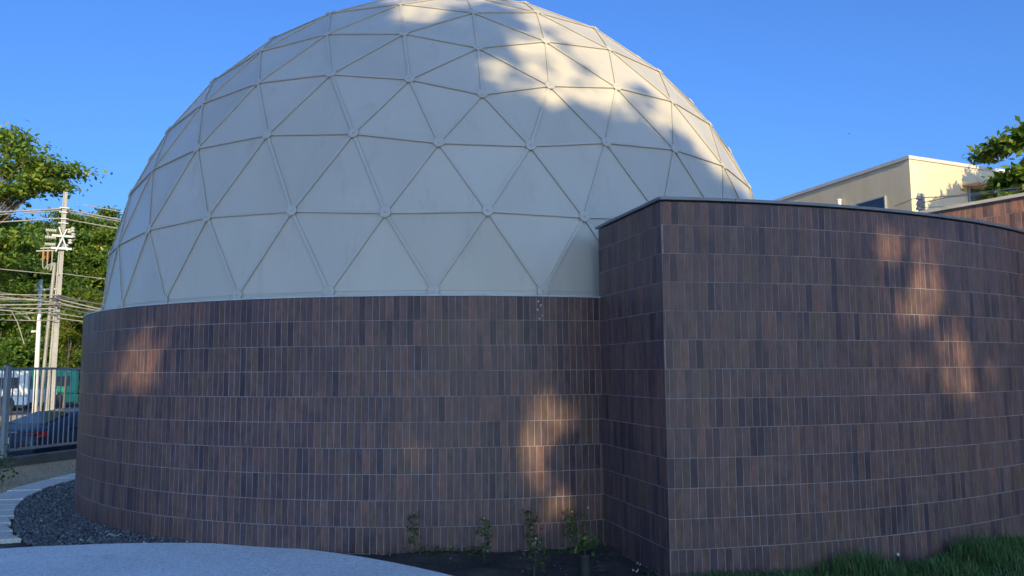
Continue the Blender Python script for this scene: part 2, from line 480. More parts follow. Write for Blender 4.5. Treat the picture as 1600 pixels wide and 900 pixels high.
pathB = [tuple(p + np.array([.006, 0])) for p in ES[ci:]] + [(ES[-1][0] + .5, -2.5), (cut_b[0] + .006, -2.5), tuple(cut_b + np.array([.006, 0]))]
pth = bpy.data.objects.new('concrete_path', None); COL.objects.link(pth); pth.location = (-2, 6, 0); tag(pth, kind='structure')
MB().prism(pathA[::-1], -.05, PZ).build('slab', M_CONC, pth, bevel=.006)
MB().prism(pathB[::-1], -.05, PZ).build('slab', M_CONC, pth, bevel=.006)
PATH_POLY = pathA[:ci + 1] + pathB[:len(ES) - ci] + [(ES[-1][0] + .5, -2.5), (-14, -2.5), (-14, ES[0][1] - .6)]
# saw cut filler (dark joint)
mbj = MB(); mbj.add([(cut_a[0] - .01, cut_a[1], .02), (cut_a[0] + .016, cut_a[1], .02), (cut_b[0] + .016, cut_b[1], .02), (cut_b[0] - .01, cut_b[1], .02)], [(3, 2, 1, 0)])
mbj.build('joint', M_BLACKP, pth)

# dark soil that the edging stones are bedded in
eb = MB(); vs = []
for i in range(61):
    a = R(160) + (R(250) - R(160)) * i / 60
    for r in (5.75, 6.30): vs.append((DC[0] + r * math.cos(a), DC[1] + r * math.sin(a), .004))
eb.add(vs, [(2 * i, 2 * i + 1, 2 * i + 3, 2 * i + 2)[::-1] for i in range(60)])
tag(eb.build('edging_soil', M_SOIL), kind='structure')
# edging pavers round the gravel bed
edg = bpy.data.objects.new('edging', None); COL.objects.link(edg); edg.location = (-6.5, 11, 0); tag(edg, kind='structure')
def ring_pt(r, yv):
    # point on the circle of radius r round the drum, far-left side, at world y
    dy = yv - DC[1]
    return np.array([DC[0] - math.sqrt(max(r * r - dy * dy, .01)), yv])
yv = 8.02; k = 0
while yv < 17.0:
    L = .42 * rnd.uniform(.95, 1.05)
    y0, y1 = yv + .03, yv + L - .03
    ri, ro = 5.83 + max(0, (9.3 - yv)) * .16, 6.27
    sk = .10
    a = ring_pt(ri, y0); b = ring_pt(ri, y1); d = ring_pt(ro, y1 - sk) if True else None; e = ring_pt(ro, y0 - sk)
    if yv < 9.4:      # near the path the stones run straight across
        e = a + np.array([-.62, -.10]); d = b + np.array([-.60, -.10])
    zt = .055 + rnd.uniform(-.006, .006)
    MB().prism([tuple(e), tuple(a), tuple(b), tuple(d)], -.05, zt).build('paver', M_PAVER, edg, bevel=.008)
    yv += L; k += 1

# gravel bed
def gravel_pts(n):
    out = []
    while len(out) < n:
        a = RNG.uniform(R(165), R(247)); r = math.sqrt(RNG.uniform(5.2 ** 2, 6.05 ** 2))
        x = DC[0] + r * math.cos(a); y = DC[1] + r * math.sin(a)
        ri = 5.82 + max(0, (9.3 - y)) * .16
        if r > ri: continue
        if inside_poly(PATH_POLY, x, y): continue
        out.append((x, y))
    return out
GP = gravel_pts(14000)
octv = np.array([[1, 0, 0], [-1, 0, 0], [0, 1, 0], [0, -1, 0], [0, 0, 1], [0, 0, -1]], float)
octf = np.array([[0, 2, 4], [2, 1, 4], [1, 3, 4], [3, 0, 4], [2, 0, 5], [1, 2, 5], [3, 1, 5], [0, 3, 5]])
V = []; F = []
for i, (x, y) in enumerate(GP):
    s = RNG.uniform(.009, .023); sc = s * RNG.uniform(.6, 1.3, 3); sc[2] *= .8
    q = RNG.normal(size=(3, 3)); q, _ = np.linalg.qr(q)
    v = (octv * (1 + RNG.uniform(-.25, .25, (6, 1)))) * sc @ q.T + np.array([x, y, .018 + RNG.uniform(0, .022)])
    V.append(v); F.append(octf + 6 * i)
me = fast_mesh('gravel', np.vstack(V), np.vstack(F), M_GRAVEL)
tag(new_obj('gravel', me), kind='stuff')
gb = MB(); n = 60
vs = []; 
for i in range(n + 1):
    a = R(160) + (R(250) - R(160)) * i / n
    for r in (5.1, 6.1): vs.append((DC[0] + r * math.cos(a), DC[1] + r * math.sin(a), .008))
gb.add(vs, [(2 * i, 2 * i + 1, 2 * i + 3, 2 * i + 2)[::-1] for i in range(n)])
tag(gb.build('gravel_base', simple('gravel_fines', (.05, .052, .056), (.025, .026, .03), 60, .95, .5)), kind='structure')

# planting bed: lumpy dark soil
def soil_h(x, y):
    h = .012 + .012 * math.sin(x * 5.1 + y * 3.3) * math.sin(y * 6.7 - x * 2.2)
    h += .035 * math.exp(-(((x + .55) / .42) ** 2 + ((y - 7.28) / .16) ** 2))
    h += .05 * math.exp(-(((x + .15) / .25) ** 2 + ((y - 6.68) / .12) ** 2))
    return max(h, .004) + rnd.uniform(-.008, .010)
nx, ny = 110, 70
X = np.linspace(-1.7, 1.7, nx); Y = np.linspace(5.2, 8.0, ny)
V = [(x, y, max(.006, soil_h(x, y))) for y in Y for x in X]
F = [(j * nx + i, j * nx + i + 1, (j + 1) * nx + i + 1, (j + 1) * nx + i) for j in range(ny - 1) for i in range(nx - 1)]
o = new_obj('soil_bed', fast_mesh('soil_bed', V, F, M_SOIL, True)); tag(o, kind='structure')
V = []; F = []
cnt = 0
while cnt < 1500:
    x = RNG.uniform(-1.5, 1.55); y = RNG.uniform(5.6, 7.75)
    if inside_poly(PATH_POLY, x, y - .01): continue
    s = RNG.uniform(.003, .009); q, _ = np.linalg.qr(RNG.normal(size=(3, 3)))
    V.append((octv * (1 + RNG.uniform(-.3, .3, (6, 1)))) * s @ q.T + np.array([x, y, .016 + s * .4])); F.append(octf + 6 * cnt); cnt += 1
tag(new_obj('soil_clods', fast_mesh('soil_clods', np.vstack(V), np.vstack(F), M_SOIL)), kind='stuff')

# ------------------------------------------------------------------ geodesic dome (six-frequency icosahedral)
def geodesic(nu):
    a = math.atan(.5); VV = [np.array([0, 0, 1.])]
    for k in range(5): VV.append(np.array([math.cos(a) * math.cos(k * 2 * math.pi / 5), math.cos(a) * math.sin(k * 2 * math.pi / 5), math.sin(a)]))
    for k in range(5): VV.append(np.array([math.cos(a) * math.cos((k + .5) * 2 * math.pi / 5), math.cos(a) * math.sin((k + .5) * 2 * math.pi / 5), -math.sin(a)]))
    VV.append(np.array([0, 0, -1.]))
    pts = []; idx = {}; tris = []
    def vid(p):
        p = p / np.linalg.norm(p); key = tuple(np.round(p, 4) + 0.0)
        if key not in idx: idx[key] = len(pts); pts.append(p)
        return idx[key]
    for i in range(12):
        for j in range(i + 1, 12):
            for k in range(j + 1, 12):
                if max(np.linalg.norm(VV[i] - VV[j]), np.linalg.norm(VV[j] - VV[k]), np.linalg.norm(VV[i] - VV[k])) > 1.06: continue
                Aa, Bb, Cc = VV[i], VV[j], VV[k]
                P = lambda a_, b_: vid(a_ * Aa + b_ * Bb + (nu - a_ - b_) * Cc)
                for u in range(nu):
                    for v in range(nu - u):
                        tris.append((P(u, v), P(u + 1, v), P(u, v + 1)))
                        if u + v < nu - 1: tris.append((P(u + 1, v), P(u + 1, v + 1), P(u, v + 1)))
    return np.array(pts), tris
GP_, GT = geodesic(6)
ph = R(62.40)
rot = np.array([[math.cos(ph), -math.sin(ph), 0], [math.sin(ph), math.cos(ph), 0], [0, 0, 1]])
GP_ = GP_ @ rot.T
keep = [t for t in GT if all(GP_[i][2] > -1e-3 for i in t)]
GV = GP_ * RD
GV[:, 2] = np.where(np.abs(GV[:, 2]) < .01, .07, GV[:, 2])
GW = GV + np.array([DC[0], DC[1], DZ])
CAM = np.array([0, 0, EYE])
dome = thing('geodesic_dome', 'large pale grey geodesic dome of triangular panels on the round tiled wall', 'dome', (DC[0], DC[1], DRUM_TOP))
def visible_key(p, nrm):
    d = CAM - p; return -(d @ nrm) / (d @ d)          # more negative = shows larger
pan = []
for t in keep:
    P3 = GW[list(t)]; c = P3.mean(0); nrm = np.cross(P3[1] - P3[0], P3[2] - P3[0]); nrm /= np.linalg.norm(nrm)
    out = c - np.array([DC[0], DC[1], DZ])
    if nrm @ out < 0: nrm = -nrm; P3 = P3[[0, 2, 1]]
    pan.append((visible_key(c, nrm), P3, c, nrm))
pan.sort(key=lambda q: q[0])
restp = MB()
for i, (_, P3, c, nrm) in enumerate(pan):
    ins = [p + (c - p) * .008 for p in P3]
    V = [p for p in ins] + [p - nrm * .02 for p in ins]
    F = [(0, 1, 2), (5, 4, 3), (0, 3, 4, 1), (1, 4, 5, 2), (2, 5, 3, 0)]
    if i < 300: MB().add(V, F).build('panel', M_PANEL_O, dome, base=c)
    else: restp.add(V, F)
tag(restp.build('panels', M_PANEL_S, dome), kind='stuff')
edges = {}
for t in keep:
    for a, b in ((0, 1), (1, 2), (2, 0)):
        k_ = tuple(sorted((t[a], t[b]))); edges[k_] = 1
ed = []
for a, b in edges:
    pa, pb = GW[a], GW[b]
    if abs(GV[a][2] - .07) < 1e-3 and abs(GV[b][2] - .07) < 1e-3: continue
    c = (pa + pb) / 2; nrm = (c - np.array([DC[0], DC[1], DZ])); nrm /= np.linalg.norm(nrm)
    ed.append((visible_key(c, nrm), pa, pb, c, nrm))
ed.sort(key=lambda q: q[0])
restr = MB()
for i, (_, pa, pb, c, nrm) in enumerate(ed):
    d = pb - pa; L = np.linalg.norm(d); d /= L; sd = np.cross(nrm, d)
    a0 = pa + d * .035; b0 = pb - d * .035
    prof = [(-.007, -.012), (-.007, .010), (-.0155, .010), (-.0145, .0165), (.0145, .0165), (.0155, .010), (.007, .010), (.007, -.012)]
    V = [a0 + sd * u + nrm * w for u, w in prof] + [b0 + sd * u + nrm * w for u, w in prof]
    F = [(j, j + 1, 9 + j, 8 + j) for j in range(7)] + [tuple(range(7, -1, -1)), tuple(range(8, 16))]
    F = [f[::-1] for f in F]
    if i < 300: MB().add(V, F).build('rib', M_RIB, dome, base=c)
    else: restr.add(V, F)
tag(restr.build('ribs', M_RIB, dome), kind='stuff')
used = sorted({i for t in keep for i in t})
hubm = None
for i in used:
    p = GW[i]; nrm = p - np.array([DC[0], DC[1], DZ]); nrm /= np.linalg.norm(nrm)
    if abs(GV[i][2] - .07) < 1e-3: nrm = np.array([nrm[0], nrm[1], .04]); nrm /= np.linalg.norm(nrm)
    if hubm is None:
        hb = MB().lathe((0, 0, 0), [(.040, -.015), (.040, .013), (.059, .013), (.059, .021), (.055, .024), (.013, .024), (.011, .030), (.004, .031)], 18)
        me = bpy.data.meshes.new('hub'); me.from_pydata(hb.v, [], hb.f); me.update(); me.materials.append(M_HUB); hubm = me
    o = new_obj('hub', hubm, dome, p)
    o.rotation_euler = Vector(nrm).to_track_quat('Z', 'Y').to_euler()
# skirt below the lowest hubs, and the white sealant bead on the wall top
base_ids = [i for i in used if abs(GV[i][2] - .07) < 1e-3]
base_ids.sort(key=lambda i: math.atan2(GV[i][1], GV[i][0]))
sk = MB(); nb = len(base_ids)
top = [GW[i] for i in base_ids]
V = [tuple(p) for p in top] + [(p[0], p[1], DRUM_TOP - .005) for p in top]
sk.add(V, [(i, nb + i, nb + (i + 1) % nb, (i + 1) % nb) for i in range(nb)])
sk.build('skirt', M_PANEL_S, dome)
sb = MB(); V = []; nseg = 240
for i in range(nseg):
    a = 2 * math.pi * i / nseg
    k_ = math.cos(math.pi / 30) / math.cos(((a - ph) % (2 * math.pi / 30)) - math.pi / 30)
    r0 = RD * k_ * .985; hh = .018 + rnd.uniform(-.006, .010); w = rnd.uniform(-.006, .006)
    for r, z in ((RW + .002, DRUM_TOP + .001), (RW + .003, DRUM_TOP + .012), (RW - .07 + w, DRUM_TOP + .012 + hh * .5), (r0 + .03, DRUM_TOP + .015 + hh), (r0, DRUM_TOP + .018 + hh)):
        V.append((DC[0] + r * math.cos(a), DC[1] + r * math.sin(a), z))
F = []
for i in range(nseg):
    j = (i + 1) % nseg
    for k_ in range(4): F.append((i * 5 + k_, j * 5 + k_, j * 5 + k_ + 1, i * 5 + k_ + 1))
sb.add(V, F); sb.build('flashing', M_SEAL, dome, smooth=True)

# ------------------------------------------------------------------ tiled walls
TH = .0025
def tile_mesh(w, h, name='tile'):
    t = .012; b = .0012
    mb = MB()
    V = []
    for (hw, hh, y) in ((w / 2, h / 2, t), (w / 2, h / 2, b), (w / 2 - b, h / 2 - b, 0)):
        V += [(-hw, y, -hh), (hw, y, -hh), (hw, y, hh), (-hw, y, hh)]
    F = [(8, 9, 10, 11)]
    for k in range(4):
        k2 = (k + 1) % 4
        F += [(k, k2, 4 + k2, 4 + k), (4 + k, 4 + k2, 8 + k2, 8 + k)]
    F = [f for f in F]
    mb.add(V, F); return mb
_tm = {}
def shared_tile(w, h, mat=None):
    mat = mat or M_TILE_O
    k_ = (round(w, 4), round(h, 4), mat.name)
    if k_ not in _tm:
        mb = tile_mesh(w, h); me = bpy.data.meshes.new('tile'); me.from_pydata(mb.v, [], mb.f); me.update(); me.materials.append(mat); _tm[k_] = me
    return _tm[k_]
def lay_tiles(parent, tiles, limit=300, mat=None):
    """tiles: list of (centre, angle of the face's x axis about z, w, h); outward is -y of the local frame"""
    scored = []
    for c, ang, w, h in tiles:
        nrm = np.array([math.sin(ang), -math.cos(ang), 0]); scored.append((visible_key(np.array(c), nrm), c, ang, w, h))
    scored.sort(key=lambda q: q[0])
    rest = MB()
    jr = random.Random(3)
    for i, (_, c, ang, w, h) in enumerate(scored):
        j = jr.uniform(-.0012, .0012); tz = jr.uniform(-.004, .004)
        nrm = np.array([math.sin(ang), -math.cos(ang), 0])
        p = np.array(c) + nrm * j
        if i < limit:
            o = new_obj('tile', shared_tile(w, h, mat), parent, p); o.rotation_euler = (0, 0, ang + tz)
        else:
            t = tile_mesh(w, h); cs, sn = math.cos(ang + tz), math.sin(ang + tz)
            t.xform(lambda q: np.array([q[0] * cs - q[1] * sn, q[0] * sn + q[1] * cs, q[2]]) + p)
            n = len(rest.v); rest.v += t.v; rest.f += [tuple(a + n for a in f) for f in t.f]
    if rest.v: tag(rest.build('tiles', M_TILE_S, parent), kind='stuff')
def course_spans(z0, z1):
    k0 = math.floor((z0 - EYE) / COURSE); out = []
    k = k0
    while EYE + k * COURSE < z1 - .01:
        a = max(z0, EYE + k * COURSE); b = min(z1, EYE + (k + 1) * COURSE)
        if b - a > .03: out.append((a, b))
        k += 1
    return out

drum = thing('round_wall', 'round dark brown tiled wall that carries the pale dome', 'wall', (DC[0], DC[1], 0))
nseg = 180
core = MB(); Vv = []
for r, z in ((RW - TH, -.2), (RW - TH, DRUM_TOP - .004), (RW - .35, DRUM_TOP - .004), (RW - .35, -.2)):
    for i in range(nseg):
        a = 2 * math.pi * i / nseg; Vv.append((DC[0] + r / math.cos(math.pi / nseg) * math.cos(a), DC[1] + r / math.cos(math.pi / nseg) * math.sin(a), z))
Ff = []
for k_ in range(3):
    for i in range(nseg):
        j = (i + 1) % nseg; Ff.append((k_ * nseg + i, k_ * nseg + j, (k_ + 1) * nseg + j, (k_ + 1) * nseg + i))
core.add(Vv, Ff); core.build('wall_core', M_GROUT, drum)
tiles = []
nt_ = int(round(2 * math.pi * RW / TW))
for (a0, a1) in course_spans(-.1, DRUM_TOP):
    off = rnd.random()
    for i in range(nt_):
        th = 2 * math.pi * (i + off) / nt_
        x = DC[0] + RW * math.cos(th); y = DC[1] + RW * math.sin(th)
        if y > DC[1] + 3.6: continue            # the far side cannot be seen
        ang = th + math.pi / 2
        tiles.append(((x, y, (a0 + a1) / 2), ang, TW - JT, a1 - a0 - JT))
lay_tiles(drum, tiles)
# bird droppings / sealant drips under a hub
dm = MB()
for (px, py) in ((841, 471), (845, 477), (840, 484), (848, 493), (843, 498)):
    d = ray(px, py); bq = d[0] * DC[0] + d[1] * DC[1]; t = bq - math.sqrt(bq * bq - (DC @ DC - (RW + .003) ** 2))
    p = np.array([d[0] * t, d[1] * t, d[2] * t + EYE]); s = rnd.uniform(.006, .011)
    dm.add(octv * np.array([s, s * .6, s * 1.4]) + p, [tuple(f) for f in octf])
dm.build('white_drips', M_WHITE, drum)

annex = thing('annex_block', 'tall dark brown tiled block with curved front joined to the round wall', 'building', (3.0, 8.0, 0))
fc = front_curve(FRONT_LEN, .05)
TH2 = TH
# footprint: crease -> corner -> front -> back, following the dome on the hidden side
END = fc[-1]
def circ(r, deg): return DC + r * np.array([math.cos(R(deg)), math.sin(R(deg))])
a_start = math.degrees(math.atan2(CREASE[1] - DC[1], CREASE[0] - DC[0]))
back = [circ(5.10, a_start + d_) for d_ in (1.2, 6, 12, 18, 24, 30, 36, 42, 48)]
foot = [CREASE] + fc + [np.array([5.6, 10.2]), np.array([4.9, 11.5])] + back[::-1]
inset = []
core = MB().prism([tuple(p) for p in foot], -.2, ANX_TOP - .012)
core.build('wall_core', M_GROUT, annex)
tiles = []
for (a0, a1) in course_spans(-.1, ANX_TOP - .004):
    # inner face
    d = CORNER - CREASE; L = np.linalg.norm(d); d /= L; ang = math.atan2(d[1], d[0]); nrm = np.array([d[1], -d[0]])
    n = int(L / TW); w_ = L / n; off = rnd.uniform(0, 1)
    for i in range(-1, n + 1):
        s0 = max(-.03, (i + off) * w_); s1 = min(L + TH, (i + 1 + off) * w_)
        if s1 - s0 < .015: continue
        c = CREASE + d * (s0 + s1) / 2 + nrm * TH
        tiles.append(((c[0], c[1], (a0 + a1) / 2), ang, round(s1 - s0 - JT, 3), a1 - a0 - JT))
    off = rnd.uniform(0, 1)
    n = int(FRONT_LEN / TW)
    for i in range(-1, n + 1):
        s0 = max(0, (i + off) * TW); s1 = min(FRONT_LEN, (i + 1 + off) * TW)
        if s1 - s0 < .015: continue
        sm = (s0 + s1) / 2; j = min(int(sm / .05), len(fc) - 2); fr = sm / .05 - j
        p = fc[j] * (1 - fr) + fc[j + 1] * fr; h = R(7.0 + 7.0 * sm)
        nrm = np.array([math.sin(h), -math.cos(h)]); c = p + nrm * TH
        tiles.append(((c[0], c[1], (a0 + a1) / 2), h, round(s1 - s0 - JT, 3), a1 - a0 - JT))
lay_tiles(annex, tiles)
# metal coping with seams, overhanging the tiles
def offset_line(pts, o_):
    out = []
    for i, p in enumerate(pts):
        a = pts[max(0, i - 1)]; b = pts[min(len(pts) - 1, i + 1)]; t = (b - a) / np.linalg.norm(b - a); out.append(p + o_ * np.array([t[1], -t[0]]))
    return out
def coping(parent, pts, z0, z1, over, depth, mat):
    o_ = offset_line(pts, over); i_ = offset_line(pts, -depth); n = len(pts)
    V = []
    for p, q in zip(o_, i_):
        V += [(p[0], p[1], z0), (p[0], p[1], z1), (q[0], q[1], z1 + .006), (q[0], q[1], z0 + .006)]
    F = []
    for i in range(n - 1):
        for k_ in range(4):
            k2 = (k_ + 1) % 4; F.append((i * 4 + k_, i * 4 + k2, i * 4 + 4 + k2, i * 4 + 4 + k_)[::-1])
    F += [(0, 1, 2, 3)[::-1], tuple((n - 1) * 4 + k_ for k_ in range(4))]
    F = [f[::-1] for f in F]
    return MB().add(V, F).build('coping', mat, parent)
seamj = min(range(len(fc)), key=lambda j: abs(project(np.array([[fc[j][0], fc[j][1], 3.1]]))[0][0] - 1143))
nd = (CORNER - CREASE) / np.linalg.norm(CORNER - CREASE)
mit = np.array([.0, 0])
coping(annex, [CREASE - nd * .05, (CREASE + CORNER) / 2, CORNER + nd * .004], ANX_TOP + .006, ANX_TOP + .030, .022, .22, M_COPING)
coping(annex, [fc[0] + np.array([-.012, 0])] + fc[1:seamj + 1], ANX_TOP + .0075, ANX_TOP + .0315, .022, .22, M_COPING)
coping(annex, [fc[seamj] + np.array([.004, .0008])] + fc[seamj + 1:seamj + 50], ANX_TOP + .0065, ANX_TOP + .0305, .0235, .22, M_COPING)
coping(annex, [fc[seamj + 49] + np.array([.004, .002])] + fc[seamj + 50:], ANX_TOP + .0075, ANX_TOP + .0315, .022, .22, M_COPING)

# second, sunlit tiled wall rising behind the annex roof
w2d = np.array([.54, -.84]); w2d /= np.linalg.norm(w2d)
w2a = at_dist(1600, 307.4, 1)[:2] * 10.7 + w2d * 1.0; w2b = w2a - w2d * 3.2
w2_top = EYE + ray(1600, 307.4)[2] * 10.7
upw = thing('upper_wall', 'higher warm brown tiled wall behind the curved block, sunlit, with pale coping', 'wall', ((w2a[0] + w2b[0]) / 2, (w2a[1] + w2b[1]) / 2, 0))
nn = np.array([-w2d[1], w2d[0]]); 
if nn @ (-w2a) < 0: nn = -nn
cc = (w2a + w2b) / 2 - nn * (.13)
MB().box((cc[0], cc[1], w2_top / 2), (3.2, .25, w2_top), ax=(w2d[0], w2d[1], 0)).build('wall_core', M_GROUT, upw)
tl = []
ang = math.atan2(w2d[1], w2d[0])
zt = w2_top - .004; z = zt - .165; first = True
rows = [(z, zt)]
while z > 2.6: rows.append((z - COURSE, z)); z -= COURSE
for (a0, a1) in rows:
    off = rnd.random(); n = int(3.2 / TW)
    for i in range(n - 1):
        c = w2b + w2d * ((i + .5 + off) * TW) + nn * (TH - .005)
        tl.append(((c[0], c[1], (a0 + a1) / 2), ang, TW - JT, a1 - a0 - JT))
lay_tiles(upw, tl, 300, tile_mat('tile_sun_tinted', True, 1.7))  # same tile, its colour lifted and warmed to paint stronger sun on this wall
ccp = (w2a + w2b) / 2 - nn * .12
MB().box((ccp[0], ccp[1], w2_top + .022), (3.24, .31, .04), ax=(w2d[0], w2d[1], 0)).build('coping', M_STUCCO_TOP, upw, bevel=.004)

# ------------------------------------------------------------------ cream building behind
bd = 24.5
pc = at_dist(1420, 243, bd)
hB = pc[2]
def at_top(px, py):      # point with the roof's height on this pixel
    return at_z(px, py, hB)
pl = at_top(1240, 303); prr = at_top(1530, 259.5)
u1 = (pl - pc)[:2]; L1 = np.linalg.norm(u1); u1 /= L1
u2 = (prr - pc)[:2]; u2 /= np.linalg.norm(u2)
bld = thing('cream_building', 'cream stucco flat roofed building standing behind the tiled block', 'building', (pc[0], pc[1], 0))
q0 = pc[:2]; q1 = q0 + u1 * 11; q2 = q1 + u2 * 14; q3 = q0 + u2 * 14
MB().prism([tuple(q0), tuple(q3), tuple(q2), tuple(q1)], -.1, hB - .10).build('wall', M_STUCCO, bld)
c = (q0 + q1 + q2 + q3) / 4
MB().prism([tuple(c + (p - c) * 1.006) for p in (q0, q3, q2, q1)], hB - .098, hB).build('roof_cap', M_STUCCO_TOP, bld)
n1 = np.array([-u1[1], u1[0]]); n1 = n1 if n1 @ (-q0) > 0 else -n1
n2 = np.array([-u2[1], u2[0]]); n2 = n2 if n2 @ (-q0) > 0 else -n2
def on_face(px, py, u, nrm):
    d = ray(px, py); t = (q0 @ nrm) / (d[:2] @ nrm); p = d * t; return np.array([p[0], p[1], p[2] + EYE])
def window(p_a, p_b, z0, z1, u, nrm, name='window'):
    a = p_a[:2]; b = p_b[:2]; L = np.linalg.norm(b - a); d = (b - a) / L; c = (a + b) / 2
    f = MB()
    for (cx, cz, sx, sz) in ((-L / 2, 0, .04, z1 - z0 + .04), (L / 2, 0, .04, z1 - z0 + .04), (0, (z1 - z0) / 2, L - .04, .04), (0, -(z1 - z0) / 2, L - .04, .04)):
        q = c + d * cx + nrm * .02; f.box((q[0], q[1], (z0 + z1) / 2 + cz), (sx, .08, sz), ax=(d[0], d[1], 0))
    fo = f.build(name, M_STEEL, bld)
    q = c + nrm * .012
    MB().box((q[0], q[1], (z0 + z1) / 2), (L - .06, .02, z1 - z0 - .06), ax=(d[0], d[1], 0)).build('pane', M_GLASS, fo)
wa = on_face(1340, 320, u1, n1); wb = on_face(1384, 307, u1, n1)
window(wa, wb, wb[2] - 1.3, wb[2], u1, n1)
wa = on_face(1512, 294, u2, n2); wb = on_face(1570, 294, u2, n2)
window(wa, wb, wa[2] - .42, wa[2] + .02, u2, n2)
# awning slab over the strip window
wc = (wa + wb) / 2; q = wc[:2] + n2 * .25
MB().box((q[0], q[1], wa[2] + .11), (np.linalg.norm((wb - wa)[:2]) + .5, .5, .10), ax=(u2[0], u2[1], 0)).build('canopy', M_STUCCO_TOP, bld)
# small vent pipe on the shaded side
vp = on_face(1316, 312, u1, n1)[:2] + n1 * .12
vz = on_face(1316, 312, u1, n1)[2]
MB().lathe((vp[0], vp[1], vz - .6), [(.06, .2), (.06, .55), (.075, .56), (.075, .60), (.02, .62)], 14).build('vent_pipe', M_WHITE, bld)

# ------------------------------------------------------------------ trees
def rotv(n, tilt):
    """random leaf frames: returns (dir, side) arrays, normals near +z tilted"""
    az = RNG.uniform(0, 2 * np.pi, n); d = np.stack([np.cos(az), np.sin(az), RNG.normal(-.15, tilt, n)], 1)
    d /= np.linalg.norm(d, axis=1, keepdims=True)
    up = np.stack([RNG.normal(0, tilt, n), RNG.normal(0, tilt, n), np.ones(n)], 1)
    s = np.cross(up, d); s /= np.linalg.norm(s, axis=1, keepdims=True) + 1e-9
    return d, s
def leaf_mesh(name, C, size, mat, tilt=.45, aspect=.5):
    n = len(C); d, s = rotv(n, tilt); L = size * RNG.uniform(.7, 1.25, (n, 1)); W = L * aspect
    nrm = np.cross(d, s)
    v0 = C - d * L * .5; v1 = C + s * W * .5 + d * L * .1 + nrm * L * .06; v2 = C + d * L * .5; v3 = C - s * W * .5 + d * L * .1 + nrm * L * .06
    V = np.stack([v0, v1, v2, v3], 1).reshape(-1, 3); F = np.arange(4 * n).reshape(n, 4)
    return fast_mesh(name, V, F, mat)
def limb_path(a, b, sag, k=5, jit=.12):
    a = np.array(a, float); b = np.array(b, float); L = np.linalg.norm(b - a); P = []
    for i in range(k + 1):
        t = i / k; p = a + (b - a) * t; p[2] += sag * math.sin(math.pi * t) * L
        if 0 < i < k: p += RNG.normal(0, jit * L / k, 3)
        P.append(p)
    return P
def tree(name, label, base, h, crown_c, crown_r, trunk_r, n_clumps, leaves_per, leaf, mat, group=None, clump_r=.9, flat=.45, cull=None, inner=.35, tilt=.45, bare=.35, extra=None, aspect=.5):
    base = np.array(base, float); cc = np.array(crown_c, float); cr = np.array(crown_r, float)
    t = thing(name, label, 'tree', base, group)
    fork = base + np.array([(cc[0] - base[0]) * .35, (cc[1] - base[1]) * .35, max(.25 * h, (cc[2] - cr[2] - base[2]) * .8)])
    topp = base + np.array([(cc[0] - base[0]) * .8, (cc[1] - base[1]) * .8, (cc[2] - base[2]) + cr[2] * .45])
    pts = [base - np.array([0, 0, .15]), base + (fork - base) * .08, base + (fork - base) * .5 + RNG.normal(0, .06 * trunk_r * 10, 3) * np.array([1, 1, 0]), fork, fork + (topp - fork) * .5 + RNG.normal(0, .25, 3), topp]
    tb = MB().tube(pts, [trunk_r * 1.6, trunk_r * 1.1, trunk_r * .92, trunk_r * .8, trunk_r * .45, trunk_r * .12], 10)
    tb.build('trunk', M_BARK, t, smooth=True)
    # clump centres
    CL = []
    while len(CL) < n_clumps:
        u = RNG.uniform(-1, 1, 3); r = np.linalg.norm(u)
        if r > 1 or r < inner: continue
        CL.append(cc + u * cr)
    CL = np.array(CL)
    if extra is not None: CL = np.vstack([CL, np.array(extra, float)])
    lb = MB(); nl = min(len(CL), 46)
    for i in RNG.permutation(len(CL))[:nl]:
        c = CL[i]; f = RNG.uniform(0, 1)
        a = fork + (topp - fork) * f * .85
        if c[2] < a[2] - 1: a = fork
        rr = trunk_r * RNG.uniform(.16, .32)
        P = limb_path(a, c, .06)
        lb.tube(P, [rr * (1 - .85 * j / (len(P) - 1)) for j in range(len(P))], 5)
    if extra is not None:
        for c in extra:
            P = limb_path(topp * .4 + fork * .6, c, .05); lb.tube(P, [trunk_r * .22 * (1 - .85 * j / (len(P) - 1)) for j in range(len(P))], 5)
    lb.build('limbs', M_BARK, t, smooth=True)
    pts = []
    for c in CL:
        n = int(leaves_per * RNG.uniform(.6, 1.4)); s = clump_r * RNG.uniform(.65, 1.35)
        p = RNG.normal(0, .5, (n, 3)) * np.array([s, s, s * flat]); pts.append(p + c)
    pts = np.vstack(pts)
    if cull is not None: pts = pts[cull(pts)]
    me = leaf_mesh('crown', pts - base, leaf, mat, tilt, aspect)
    new_obj('crown', me, t, base)
    return t

# --- street trees beyond the railing
tree('spreading_tree', 'big tree with long horizontal branches rising highest above the cables', (-29.5, 40.0, STREET), 15, (-29.3, 40.0, 8.8), (4.2, 4.2, 4.8), .38, 60, 260, .30, M_LEAF,
     clump_r=.95, flat=.34, inner=.3, tilt=.8,
     extra=[at_dist(102, 266, 46.5), at_dist(88, 268, 46.8), at_dist(72, 270, 46.5), at_dist(55, 262, 47), at_dist(52, 246, 46), at_dist(86, 292, 46.3), at_dist(66, 288, 46.6), at_dist(40, 250, 47), at_dist(22, 222, 47), at_dist(8, 214, 47.5), at_dist(30, 300, 47), at_dist(45, 282, 46.4), at_dist(15, 260, 47), at_dist(5, 300, 47), at_dist(25, 235, 47)])
def bg_tree(px, top_y, dist, rx, label, mat, seed_r, n=88):
    tp = at_dist(px, top_y, dist); hh = tp[2] - STREET
    tree('broad_tree', label, (tp[0], tp[1], STREET), hh, (tp[0], tp[1], STREET + hh * .56), (rx, rx * .8, hh * .42), .35, n, 330, .42, mat, 'trees beyond the bus road', clump_r=1.45, flat=.42, inner=.15, tilt=.8)
